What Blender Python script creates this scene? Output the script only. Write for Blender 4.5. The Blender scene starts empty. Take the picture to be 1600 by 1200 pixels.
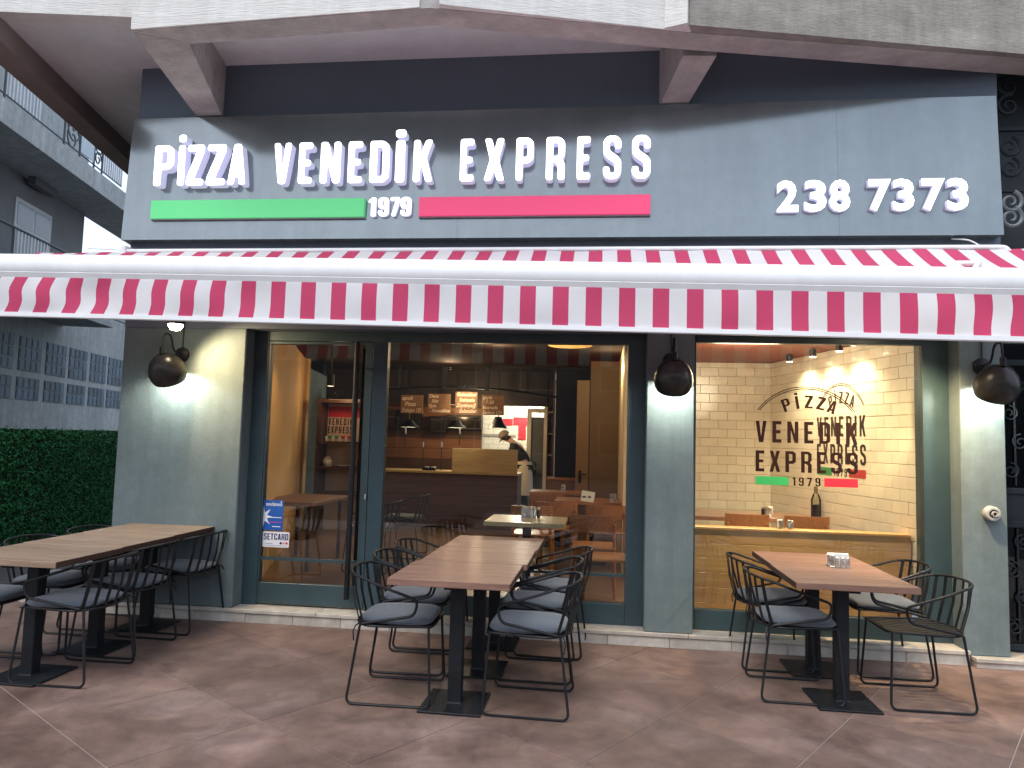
import bpy, bmesh, math, random
import numpy as np
from mathutils import Vector, Matrix, noise as mnoise

SC = bpy.context.scene
COL = SC.collection
random.seed(7)
PI = math.pi

# ------------------------------------------------------------------ camera
CAM_LOC = np.array([0.0, -5.6, 1.49])
def cam_rows(yaw, pitch, roll):
    cy, sy = math.cos(yaw), math.sin(yaw)
    f = np.array([sy * math.cos(pitch), cy * math.cos(pitch), math.sin(pitch)])
    r = np.array([cy, -sy, 0.0])
    u = np.cross(r, f)
    r2 = r * math.cos(roll) + u * math.sin(roll)
    u2 = u * math.cos(roll) - r * math.sin(roll)
    return r2, u2, f
CR, CU, CF = cam_rows(math.radians(-6.84), math.radians(4.4), math.radians(1.57))
FPX = 1139.0
cam = bpy.data.cameras.new('camera')
cam_o = bpy.data.objects.new('camera', cam)
COL.objects.link(cam_o)
m = Matrix.Identity(4)
for i in range(3):
    m[i][0], m[i][1], m[i][2], m[i][3] = CR[i], CU[i], -CF[i], CAM_LOC[i]
cam_o.matrix_world = m
cam.sensor_fit = 'HORIZONTAL'
cam.sensor_width = 36.0
cam.lens = FPX / 1600.0 * 36.0
cam.clip_start = 0.05
cam.clip_end = 500.0
SC.camera = cam_o

# ------------------------------------------------------------------ sky, sun, exposure
world = bpy.data.worlds.new('World')
SC.world = world
world.use_nodes = True
wn = world.node_tree.nodes
wl = world.node_tree.links
wn.clear()
w_out = wn.new('ShaderNodeOutputWorld')
w_bg = wn.new('ShaderNodeBackground')
w_sky = wn.new('ShaderNodeTexSky')
w_sky.sky_type = 'NISHITA'
w_sky.sun_disc = False
SUN_EL, SUN_AZ = math.radians(54), math.radians(205)     # sun high behind the photographer, through cloud
w_sky.sun_elevation = SUN_EL
w_sky.sun_rotation = SUN_AZ
w_sky.air_density = 1.0
w_sky.dust_density = 3.0
w_sky.ozone_density = 1.5
w_bg.inputs['Strength'].default_value = 0.15
w_mix = wn.new('ShaderNodeMix'); w_mix.data_type = 'RGBA'     # thin even cloud over the clear sky
w_mix.inputs[0].default_value = 0.55
w_mix.inputs[7].default_value = (5.6, 6.1, 7.0, 1.0)
wl.new(w_sky.outputs[0], w_mix.inputs[6])
wl.new(w_mix.outputs[2], w_bg.inputs[0])
wl.new(w_bg.outputs[0], w_out.inputs[0])

sun = bpy.data.lights.new('sun', 'SUN')
sun.energy = 0.8
sun.angle = math.radians(30)
sun.color = (1.0, 0.97, 0.93)
sun_o = bpy.data.objects.new('sun', sun)
COL.objects.link(sun_o)
sd = Vector((math.sin(SUN_AZ) * math.cos(SUN_EL), math.cos(SUN_AZ) * math.cos(SUN_EL), math.sin(SUN_EL)))
sun_o.rotation_euler = sd.to_track_quat('Z', 'Y').to_euler()

SC.view_settings.view_transform = 'Standard'
SC.view_settings.look = 'None'
SC.view_settings.gamma = 1.0
SC.view_settings.exposure = 0.80
SC.render.engine = 'CYCLES'
SC.cycles.use_denoising = True
SC.cycles.max_bounces = 10
SC.cycles.transparent_max_bounces = 24
SC.cycles.glossy_bounces = 5
SC.cycles.sample_clamp_indirect = 6.0
SC.cycles.caustics_reflective = False
SC.cycles.caustics_refractive = False

# ------------------------------------------------------------------ measuring helpers (photo pixel -> point on a plane of the place)
def _ray(u, v):
    return CR * ((u - 800) / FPX) - CU * ((v - 600) / FPX) + CF
def P(u, v, y=0.0):
    d = _ray(u, v); t = (y - CAM_LOC[1]) / d[1]
    return CAM_LOC[0] + d[0] * t, CAM_LOC[2] + d[2] * t
def G(u, v, z=0.0):
    d = _ray(u, v); t = (z - CAM_LOC[2]) / d[2]
    return CAM_LOC[0] + d[0] * t, CAM_LOC[1] + d[1] * t

# ------------------------------------------------------------------ materials
MATS = {}
def _principled(name):
    m = bpy.data.materials.new(name); m.use_nodes = True
    nt = m.node_tree
    return m, nt, nt.nodes['Principled BSDF']
def N(nt, t, **kw):
    n = nt.nodes.new(t)
    for k, v in kw.items():
        if k in n.inputs: n.inputs[k].default_value = v
        else: setattr(n, k, v)
    return n
def _coords(nt, scale=(1, 1, 1), kind='Object', rnd=False):
    tc = N(nt, 'ShaderNodeTexCoord')
    mp = N(nt, 'ShaderNodeMapping')
    mp.inputs['Scale'].default_value = scale
    nt.links.new(tc.outputs[kind], mp.inputs['Vector'])
    if rnd:
        oi = N(nt, 'ShaderNodeObjectInfo')
        cb = N(nt, 'ShaderNodeCombineXYZ')
        mu = N(nt, 'ShaderNodeMath', operation='MULTIPLY'); mu.inputs[1].default_value = 37.0
        nt.links.new(oi.outputs['Random'], mu.inputs[0])
        for k in range(3): nt.links.new(mu.outputs[0], cb.inputs[k])
        nt.links.new(cb.outputs[0], mp.inputs['Location'])
    return mp.outputs[0]
def mat(name, col, rough=0.6, metal=0.0, var=0.12, scale=4.0, detail=5.0, bump=0.0, bscale=60.0, stretch=(1, 1, 1), coat=0.0,
        spec=0.5, col2=None, rnd=0.0, rvar=0.1, sheen=0.0, coat_rough=0.1):
    if name in MATS: return MATS[name]
    m, nt, b = _principled(name)
    L = nt.links
    vec = _coords(nt, stretch, 'Object', rnd > 0)
    nz = N(nt, 'ShaderNodeTexNoise', Scale=scale, Detail=detail, Roughness=0.6)
    L.new(vec, nz.inputs['Vector'])
    rp = N(nt, 'ShaderNodeValToRGB')
    c2 = col2 if col2 else tuple(min(1, c * (1 + var)) for c in col)
    c1 = tuple(c * (1 - var) for c in col) if not col2 else col
    rp.color_ramp.elements[0].position = 0.3; rp.color_ramp.elements[1].position = 0.7
    rp.color_ramp.elements[0].color = (*c1, 1); rp.color_ramp.elements[1].color = (*c2, 1)
    L.new(nz.outputs['Fac'], rp.inputs[0])
    out = rp.outputs[0]
    if rnd > 0:
        oi = N(nt, 'ShaderNodeObjectInfo')
        mr = N(nt, 'ShaderNodeMapRange'); mr.inputs['To Min'].default_value = 1 - rnd; mr.inputs['To Max'].default_value = 1 + rnd
        L.new(oi.outputs['Random'], mr.inputs[0])
        mx = N(nt, 'ShaderNodeVectorMath', operation='SCALE')
        L.new(out, mx.inputs[0]); L.new(mr.outputs[0], mx.inputs['Scale'])
        out = mx.outputs[0]
    L.new(out, b.inputs['Base Color'])
    r2 = N(nt, 'ShaderNodeMapRange'); r2.inputs['To Min'].default_value = max(0.02, rough - rvar); r2.inputs['To Max'].default_value = min(1, rough + rvar)
    L.new(nz.outputs['Fac'], r2.inputs[0]); L.new(r2.outputs[0], b.inputs['Roughness'])
    b.inputs['Metallic'].default_value = metal
    b.inputs['Specular IOR Level'].default_value = spec
    b.inputs['Coat Weight'].default_value = coat
    b.inputs['Coat Roughness'].default_value = coat_rough
    if sheen: b.inputs['Sheen Weight'].default_value = sheen
    if bump > 0:
        n2 = N(nt, 'ShaderNodeTexNoise', Scale=bscale, Detail=4.0)
        L.new(vec, n2.inputs['Vector'])
        bp = N(nt, 'ShaderNodeBump', Strength=bump, Distance=0.01)
        L.new(n2.outputs['Fac'], bp.inputs['Height']); L.new(bp.outputs[0], b.inputs['Normal'])
    MATS[name] = m
    return m
def weather(m, amt=0.22, sx=7.0, sz=.7):
    nt = m.node_tree; L = nt.links; b = nt.nodes['Principled BSDF']; src = b.inputs['Base Color'].links[0].from_socket
    vec = _coords(nt, (sx, sx, sz), 'Object')
    n1 = N(nt, 'ShaderNodeTexNoise', Scale=1.0, Detail=7.0, Roughness=.7); L.new(vec, n1.inputs['Vector'])
    v2 = _coords(nt, (1, 1, 1), 'Object')
    n2 = N(nt, 'ShaderNodeTexNoise', Scale=9.0, Detail=9.0, Roughness=.75); L.new(v2, n2.inputs['Vector'])
    ml = N(nt, 'ShaderNodeMath', operation='MULTIPLY'); L.new(n1.outputs['Fac'], ml.inputs[0]); L.new(n2.outputs['Fac'], ml.inputs[1])
    mr = N(nt, 'ShaderNodeMapRange'); mr.inputs['From Min'].default_value = .12; mr.inputs['From Max'].default_value = .40; mr.inputs['To Min'].default_value = 1 - amt; mr.inputs['To Max'].default_value = 1 + amt * .8
    L.new(ml.outputs[0], mr.inputs[0])
    sc = N(nt, 'ShaderNodeVectorMath', operation='SCALE'); L.new(src, sc.inputs[0]); L.new(mr.outputs[0], sc.inputs['Scale']); L.new(sc.outputs[0], b.inputs['Base Color'])
    return m
def wood(name, c1, c2, axis=0, rough=0.45, rnd=0.12, scale=1.0, coat=0.0):
    if name in MATS: return MATS[name]
    m, nt, b = _principled(name); L = nt.links
    st = [18.0, 18.0, 18.0]; st[axis] = 1.4
    vec = _coords(nt, tuple(s * scale for s in st), 'Object', True)
    n1 = N(nt, 'ShaderNodeTexNoise', Scale=1.6, Detail=6.0, Roughness=0.65, Distortion=0.6)
    L.new(vec, n1.inputs['Vector'])
    n2 = N(nt, 'ShaderNodeTexNoise', Scale=7.0, Detail=3.0)
    L.new(vec, n2.inputs['Vector'])
    ad = N(nt, 'ShaderNodeMath', operation='MULTIPLY_ADD'); ad.inputs[1].default_value = 0.35
    L.new(n2.outputs['Fac'], ad.inputs[0]); L.new(n1.outputs['Fac'], ad.inputs[2])
    rp = N(nt, 'ShaderNodeValToRGB')
    rp.color_ramp.elements[0].position = 0.45; rp.color_ramp.elements[1].position = 0.9
    rp.color_ramp.elements[0].color = (*c1, 1); rp.color_ramp.elements[1].color = (*c2, 1)
    L.new(ad.outputs[0], rp.inputs[0])
    oi = N(nt, 'ShaderNodeObjectInfo')
    mr = N(nt, 'ShaderNodeMapRange'); mr.inputs['To Min'].default_value = 1 - rnd; mr.inputs['To Max'].default_value = 1 + rnd
    L.new(oi.outputs['Random'], mr.inputs[0])
    mx = N(nt, 'ShaderNodeVectorMath', operation='SCALE')
    L.new(rp.outputs[0], mx.inputs[0]); L.new(mr.outputs[0], mx.inputs['Scale'])
    L.new(mx.outputs[0], b.inputs['Base Color'])
    b.inputs['Roughness'].default_value = rough
    b.inputs['Coat Weight'].default_value = coat; b.inputs['Coat Roughness'].default_value = 0.2
    bp = N(nt, 'ShaderNodeBump', Strength=0.15, Distance=0.002)
    L.new(ad.outputs[0], bp.inputs['Height']); L.new(bp.outputs[0], b.inputs['Normal'])
    MATS[name] = m
    return m
def emit(name, col, strength):
    if name in MATS: return MATS[name]
    m, nt, b = _principled(name)
    b.inputs['Base Color'].default_value = (*[min(0.9, c) for c in col], 1)
    b.inputs['Emission Color'].default_value = (*col, 1)
    b.inputs['Emission Strength'].default_value = strength
    b.inputs['Roughness'].default_value = 0.4
    MATS[name] = m
    return m
def glass(name, tint=(0.93, 0.96, 0.95), ior=1.52, rough=0.0, wav=0.0):
    if name in MATS: return MATS[name]
    m = bpy.data.materials.new(name); m.use_nodes = True
    nt = m.node_tree; nt.nodes.clear(); L = nt.links
    o = N(nt, 'ShaderNodeOutputMaterial'); mx = N(nt, 'ShaderNodeMixShader')
    tr = N(nt, 'ShaderNodeBsdfTransparent'); tr.inputs[0].default_value = (*tint, 1)
    gl = N(nt, 'ShaderNodeBsdfGlossy'); gl.inputs['Roughness'].default_value = rough
    fr = N(nt, 'ShaderNodeFresnel', IOR=ior)
    L.new(fr.outputs[0], mx.inputs[0]); L.new(tr.outputs[0], mx.inputs[1]); L.new(gl.outputs[0], mx.inputs[2])
    L.new(mx.outputs[0], o.inputs[0])
    if wav:
        vec = _coords(nt, (1, 1, 1))
        nz = N(nt, 'ShaderNodeTexNoise', Scale=1.3, Detail=1.0); L.new(vec, nz.inputs['Vector'])
        bp = N(nt, 'ShaderNodeBump', Strength=wav, Distance=0.01)
        L.new(nz.outputs['Fac'], bp.inputs['Height']); L.new(bp.outputs[0], gl.inputs['Normal']); 
    MATS[name] = m
    return m
def stripes(name, pitch, x0, ca, cb, trans=0.0):
    """woven cloth, dyed in stripes along X"""
    m, nt, b = _principled(name); L = nt.links
    at = N(nt, 'ShaderNodeUVMap'); at.uv_map = 'UVMap'
    sx = N(nt, 'ShaderNodeSeparateXYZ'); L.new(at.outputs[0], sx.inputs[0])
    a = N(nt, 'ShaderNodeMath', operation='SUBTRACT'); a.inputs[1].default_value = x0; L.new(sx.outputs[0], a.inputs[0])
    d = N(nt, 'ShaderNodeMath', operation='DIVIDE'); d.inputs[1].default_value = pitch; L.new(a.outputs[0], d.inputs[0])
    fl = N(nt, 'ShaderNodeMath', operation='FLOOR'); L.new(d.outputs[0], fl.inputs[0])
    f = N(nt, 'ShaderNodeMath', operation='SUBTRACT'); L.new(d.outputs[0], f.inputs[0]); L.new(fl.outputs[0], f.inputs[1])
    lt = N(nt, 'ShaderNodeMath', operation='LESS_THAN'); lt.inputs[1].default_value = 0.485; L.new(f.outputs[0], lt.inputs[0])
    mx = N(nt, 'ShaderNodeMix', data_type='RGBA'); mx.inputs[6].default_value = (*cb, 1); mx.inputs[7].default_value = (*ca, 1)
    L.new(lt.outputs[0], mx.inputs[0])
    tc = N(nt, 'ShaderNodeTexCoord')
    nz = N(nt, 'ShaderNodeTexNoise', Scale=3.0, Detail=6.0); L.new(tc.outputs['Object'], nz.inputs['Vector'])
    mr = N(nt, 'ShaderNodeMapRange'); mr.inputs['To Min'].default_value = 0.88; mr.inputs['To Max'].default_value = 1.08
    L.new(nz.outputs['Fac'], mr.inputs[0])
    sc = N(nt, 'ShaderNodeVectorMath', operation='SCALE'); L.new(mx.outputs[2], sc.inputs[0]); L.new(mr.outputs[0], sc.inputs['Scale'])
    L.new(sc.outputs[0], b.inputs['Base Color']); b.inputs['Roughness'].default_value = 0.85
    if trans:
        ou = nt.nodes['Material Output']
        tl = N(nt, 'ShaderNodeBsdfTranslucent'); L.new(sc.outputs[0], tl.inputs[0])
        ms = N(nt, 'ShaderNodeMixShader'); ms.inputs[0].default_value = trans
        L.new(b.outputs[0], ms.inputs[1]); L.new(tl.outputs[0], ms.inputs[2]); L.new(ms.outputs[0], ou.inputs[0])
    return m

WALL = mat('slate_render', (0.138, 0.182, 0.186), 0.85, var=0.10, scale=1.6, detail=8, bump=0.25, bscale=140)
WALL_IN = mat('ochre_paint', (0.56, 0.36, 0.15), 0.75, var=0.06, scale=2.0, bump=0.1, bscale=90)
FRAME = mat('dark_slate_metal', (0.035, 0.065, 0.075), 0.38, var=0.12, scale=5)
PANEL = mat('sign_panel_metal', (0.235, 0.268, 0.275), 0.15, metal=0.66, var=0.05, scale=1.2, bump=0.045, bscale=1.2, rvar=0.03)
BLACK = mat('black_metal', (0.007, 0.008, 0.010), 0.5, var=0.3, scale=14, spec=.35)
IRON = mat('table_iron', (0.008, 0.010, 0.013), 0.55, var=0.4, scale=9, bump=0.2, bscale=50, spec=.3)
LAMPM = mat('lamp_enamel', (0.018, 0.017, 0.016), 0.33, var=0.3, scale=9)
LAMPIN = mat('lamp_white_lining', (0.75, 0.75, 0.70), 0.5)
CUSH = mat('cushion_cloth', (0.066, 0.083, 0.106), 0.9, var=0.18, scale=11, bump=0.35, bscale=240, sheen=0.4, rnd=0.08)
PLINTH = mat('travertine', (0.40, 0.365, 0.31), 0.55, col2=(0.58, 0.545, 0.48), scale=7, detail=9, bump=0.2, bscale=60, rnd=0.10)
CONC = mat('painted_concrete', (0.68, 0.67, 0.64), 0.85, var=0.10, scale=3.5, detail=9, bump=0.5, bscale=40, stretch=(0.25, 1, 2.5))
CONC_D = mat('mottled_dark_concrete', (0.20, 0.185, 0.16), 0.88, col2=(0.42, 0.40, 0.36), scale=1.1, detail=9, bump=0.5, bscale=40, stretch=(0.5, 1, 1.6))  # right parapet: darker concrete mottled by stretched noise
CONC_P = mat('bare_concrete', (0.44, 0.415, 0.395), 0.9, var=0.18, scale=5, detail=9, bump=0.6, bscale=45, stretch=(0.4, 1, 1))
SOFFIT = mat('soffit_paint', (0.65, 0.67, 0.67), 0.9, var=0.06, scale=2.0, bump=0.2, bscale=60)
ALU = mat('white_aluminium', (0.80, 0.82, 0.83), 0.42, var=0.03, scale=2, spec=0.5)
WHITE = mat('white_paint', (0.78, 0.78, 0.76), 0.5, var=0.04)
STEEL = mat('brushed_steel', (0.62, 0.62, 0.60), 0.28, metal=1.0, var=0.08, scale=12)
TABLEW = wood('terrace_table_wood', (0.135, 0.072, 0.052), (0.27, 0.150, 0.108), 0, 0.52, 0.09, coat=0.05)
TABLEL = wood('weathered_table_wood', (0.185, 0.125, 0.082), (0.36, 0.255, 0.175), 0, 0.5, 0.09, coat=0.1)
OAK = wood('light_oak', (0.56, 0.285, 0.085), (0.78, 0.46, 0.175), 0, 0.42, 0.10, scale=0.7, coat=0.2)
OAKT = wood('pale_oak', (0.46, 0.32, 0.15), (0.66, 0.49, 0.25), 0, 0.35, 0.06, coat=0.3)
ORANGEW = wood('orange_beech', (0.34, 0.12, 0.035), (0.52, 0.22, 0.07), 0, 0.35, 0.1, coat=0.3)
BROWNW = wood('brown_wood', (0.13, 0.055, 0.025), (0.24, 0.11, 0.05), 0, 0.45, 0.1)
DARKW = wood('dark_wood', (0.04, 0.018, 0.010), (0.10, 0.045, 0.022), 0, 0.5, 0.1)
MAROON = wood('maroon_board', (0.075, 0.030, 0.026), (0.14, 0.060, 0.050), 0, 0.45, 0.08)
TILE = mat('cream_tile', (0.82, 0.74, 0.58), 0.22, var=0.04, scale=6, bump=0.06, bscale=9, rnd=0.05, coat=0.4)
GROUT = mat('tile_grout', (0.42, 0.34, 0.24), 0.9)
GLASS = glass('shop_glass', wav=0.05)
DECAL = mat('dark_vinyl', (0.018, 0.006, 0.006), 0.8, spec=.15)
VGREEN = mat('green_vinyl', (0.03, 0.36, 0.10), 0.45, var=0.03)
VRED = mat('red_vinyl', (0.55, 0.02, 0.045), 0.45, var=0.03)
CEIL = mat('dark_ceiling', (0.022, 0.016, 0.014), 0.95, var=0.2, spec=.1, rvar=.04)
REDCEIL = mat('red_brown_ceiling', (0.22, 0.060, 0.035), 0.55, var=0.12, scale=3)
PAPER = mat('paper', (0.82, 0.80, 0.76), 0.8, var=0.03)
CHALK = emit('chalk_paint', (0.95, 0.62, 0.40), 0.0)
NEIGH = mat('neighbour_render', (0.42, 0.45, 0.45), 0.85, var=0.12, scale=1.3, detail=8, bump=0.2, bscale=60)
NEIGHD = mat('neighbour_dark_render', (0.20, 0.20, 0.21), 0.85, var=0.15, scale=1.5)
HEDGE = mat('artificial_leaf', (0.026, 0.235, 0.065), 0.7, col2=(0.085, 0.46, 0.14), scale=14, detail=4, rnd=0.0)
HEDGEB = mat('hedge_backing', (0.006, 0.035, 0.010), 0.9)

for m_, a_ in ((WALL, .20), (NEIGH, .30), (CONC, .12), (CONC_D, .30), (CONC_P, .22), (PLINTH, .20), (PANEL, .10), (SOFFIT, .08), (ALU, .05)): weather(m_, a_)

# ------------------------------------------------------------------ mesh builder
class MB:
    def __init__(s): s.v = []; s.f = []; s.uv = None
    def add(s, vs, fs):
        o = len(s.v); s.v += [tuple(p) for p in vs]; s.f += [tuple(i + o for i in f) for f in fs]
    def box(s, x0, x1, y0, y1, z0, z1, M=None, c=0.0):
        if c <= 0:
            vs = [(x, y, z) for z in (z0, z1) for y in (y0, y1) for x in (x0, x1)]
            fs = [(0, 2, 3, 1), (4, 5, 7, 6), (0, 1, 5, 4), (2, 6, 7, 3), (0, 4, 6, 2), (1, 3, 7, 5)]
        else:
            bm = bmesh.new(); bmesh.ops.create_cube(bm, size=1.0)
            for v in bm.verts:
                v.co = Vector(((x0 + x1) / 2 + v.co.x * (x1 - x0), (y0 + y1) / 2 + v.co.y * (y1 - y0), (z0 + z1) / 2 + v.co.z * (z1 - z0)))
            bmesh.ops.bevel(bm, geom=bm.edges[:], offset=c, segments=1, affect='EDGES', profile=0.5)
            bm.verts.index_update()
            vs = [v.co.copy() for v in bm.verts]; fs = [tuple(v.index for v in f.verts) for f in bm.faces]; bm.free()
        if M is not None: vs = [M @ Vector(p) for p in vs]
        s.add(vs, fs); return s
    def prism(s, poly, d, M=None):
        """poly: list of (x,y); extruded 0..d in z; then M"""
        n = len(poly)
        vs = [(x, y, 0) for x, y in poly] + [(x, y, d) for x, y in poly]
        fs = [tuple(range(n))[::-1], tuple(range(n, 2 * n))] + [(i, (i + 1) % n, n + (i + 1) % n, n + i) for i in range(n)]
        if M is not None: vs = [M @ Vector(p) for p in vs]
        s.add(vs, fs); return s
    def hexa(s, b, t):
        """8 corners: bottom quad b (ccw), top quad t"""
        s.add(list(b) + list(t), [(3, 2, 1, 0), (4, 5, 6, 7), (0, 1, 5, 4), (1, 2, 6, 5), (2, 3, 7, 6), (3, 0, 4, 7)]); return s
    def tube(s, pts, r, n=6, closed=False, M=None, caps=True):
        pts = [Vector(p) for p in pts]
        if M is not None: pts = [M @ p for p in pts]
        k = len(pts); rings = []
        up = None
        for i in range(k):
            if closed: t = pts[(i + 1) % k] - pts[i - 1]
            else: t = pts[min(i + 1, k - 1)] - pts[max(i - 1, 0)]
            if t.length < 1e-9: t = Vector((0, 0, 1))
            t.normalize()
            if up is None:
                up = Vector((0, 0, 1)) if abs(t.z) < 0.9 else Vector((1, 0, 0))
            a = t.cross(up)
            if a.length < 1e-6: a = t.cross(Vector((0.3, 1, 0.2)))
            a.normalize(); b = a.cross(t).normalized(); up = b
            rr = r[i] if isinstance(r, (list, tuple)) else r
            rings.append([pts[i] + (a * math.cos(2 * PI * j / n) + b * math.sin(2 * PI * j / n)) * rr for j in range(n)])
        vs = [p for q in rings for p in q]; fs = []
        for i in range(k if closed else k - 1):
            i2 = (i + 1) % k
            for j in range(n):
                fs.append((i * n + j, i * n + (j + 1) % n, i2 * n + (j + 1) % n, i2 * n + j))
        if not closed and caps: fs += [tuple(range(n))[::-1], tuple(range((k - 1) * n, k * n))]
        s.add(vs, fs); return s
    def lathe(s, prof, n=20, M=None):
        """prof: list of (r, z)"""
        vs = []; fs = []
        for r, z in prof:
            for j in range(n): vs.append((max(r, 1e-4) * math.cos(2 * PI * j / n), max(r, 1e-4) * math.sin(2 * PI * j / n), z))
        for i in range(len(prof) - 1):
            for j in range(n): fs.append((i * n + j, i * n + (j + 1) % n, (i + 1) * n + (j + 1) % n, (i + 1) * n + j))
        if M is not None: vs = [M @ Vector(p) for p in vs]
        s.add(vs, fs); return s
    def flatbar(s, pts, side, w, th):
        """bar along pts; side = list of unit vectors for width"""
        vs = []; fs = []; k = len(pts)
        for i in range(k):
            p = Vector(pts[i]); t = (Vector(pts[min(i + 1, k - 1)]) - Vector(pts[max(i - 1, 0)])).normalized()
            sd = Vector(side[i] if isinstance(side, list) else side).normalized(); nn = t.cross(sd).normalized()
            for a, b in ((-1, -1), (1, -1), (1, 1), (-1, 1)): vs.append(p + sd * (a * w / 2) + nn * (b * th / 2))
        for i in range(k - 1):
            for j in range(4): fs.append((i * 4 + j, i * 4 + (j + 1) % 4, i * 4 + 4 + (j + 1) % 4, i * 4 + 4 + j))
        fs += [(3, 2, 1, 0), tuple(range((k - 1) * 4, k * 4))]
        s.add(vs, fs); return s
    def mesh(s, name, smooth=None, off=None):
        me = bpy.data.meshes.new(name)
        vs = s.v if off is None else [(p[0] - off[0], p[1] - off[1], p[2] - off[2]) for p in s.v]
        me.from_pydata(vs, [], s.f)
        bm = bmesh.new(); bm.from_mesh(me); bmesh.ops.recalc_face_normals(bm, faces=bm.faces[:]); bm.to_mesh(me); bm.free()
        if smooth:
            me.polygons.foreach_set('use_smooth', [True] * len(me.polygons))
            me.set_sharp_from_angle(angle=math.radians(smooth))
        me.update(); return me
def link(name, data, m=None, parent=None, loc=None, label=None, kind=None):
    o = bpy.data.objects.new(name, data); COL.objects.link(o)
    if m is not None and data is not None and len(data.materials) == 0: data.materials.append(m)
    if parent is not None: o.parent = parent
    if loc is not None: o.location = loc
    if label: o['label'] = label
    if kind: o['kind'] = kind
    return o
def origin(parent):
    o = Vector((0, 0, 0)); p = parent
    while p is not None: o += p.location; p = p.parent
    return o
def build(mb, name, m, parent=None, smooth=None, label=None, kind=None, local=False):
    off = None if (parent is None or local) else origin(parent)
    return link(name, mb.mesh(name, smooth, off), m, parent, None, label, kind)
def tag(o, label, cat, group=None):
    o['label'] = label; o['category'] = cat
    if group: o['group'] = group
    return o
def thing(name, label, cat, loc=(0, 0, 0), group=None, rz=0.0):
    o = bpy.data.objects.new(name, None); COL.objects.link(o)
    o.location = loc; o.rotation_euler = (0, 0, rz); o.empty_display_size = 0.1
    return tag(o, label, cat, group)
def copy_tree(o, parent=None):
    c = o.copy(); COL.objects.link(c)
    if parent is not None: c.parent = parent
    for ch in list(o.children): copy_tree(ch, c)
    return c
def fillet(pts, r, n=4, closed=False):
    out = []; k = len(pts); pts = [Vector(p) for p in pts]
    for i in range(k):
        if not closed and i in (0, k - 1): out.append(pts[i]); continue
        a, p, b = pts[i - 1], pts[i], pts[(i + 1) % k]
        rr = min(r, (a - p).length * 0.45, (b - p).length * 0.45)
        p0 = p + (a - p).normalized() * rr; p1 = p + (b - p).normalized() * rr
        for j in range(n + 1):
            t = j / n; out.append(p0 * (1 - t) ** 2 + p * 2 * t * (1 - t) + p1 * t * t)
    return out
def point_light(name, loc, energy, col, radius=0.05, parent=None):
    l = bpy.data.lights.new(name, 'POINT'); l.energy = energy; l.color = col; l.shadow_soft_size = radius
    o = bpy.data.objects.new(name, l); COL.objects.link(o); o.location = loc
    if parent is not None: o.parent = parent; o.location = Vector(loc) - origin(parent)
    return o
def spot_light(name, loc, target, energy, col, size=80, blend=0.6, radius=0.03, parent=None):
    l = bpy.data.lights.new(name, 'SPOT'); l.energy = energy; l.color = col; l.shadow_soft_size = radius
    l.spot_size = math.radians(size); l.spot_blend = blend
    o = bpy.data.objects.new(name, l); COL.objects.link(o); o.location = loc
    o.rotation_euler = (Vector(loc) - Vector(target)).to_track_quat('Z', 'Y').to_euler()
    if parent is not None: o.parent = parent; o.location = Vector(loc) - origin(parent)
    return o

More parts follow.
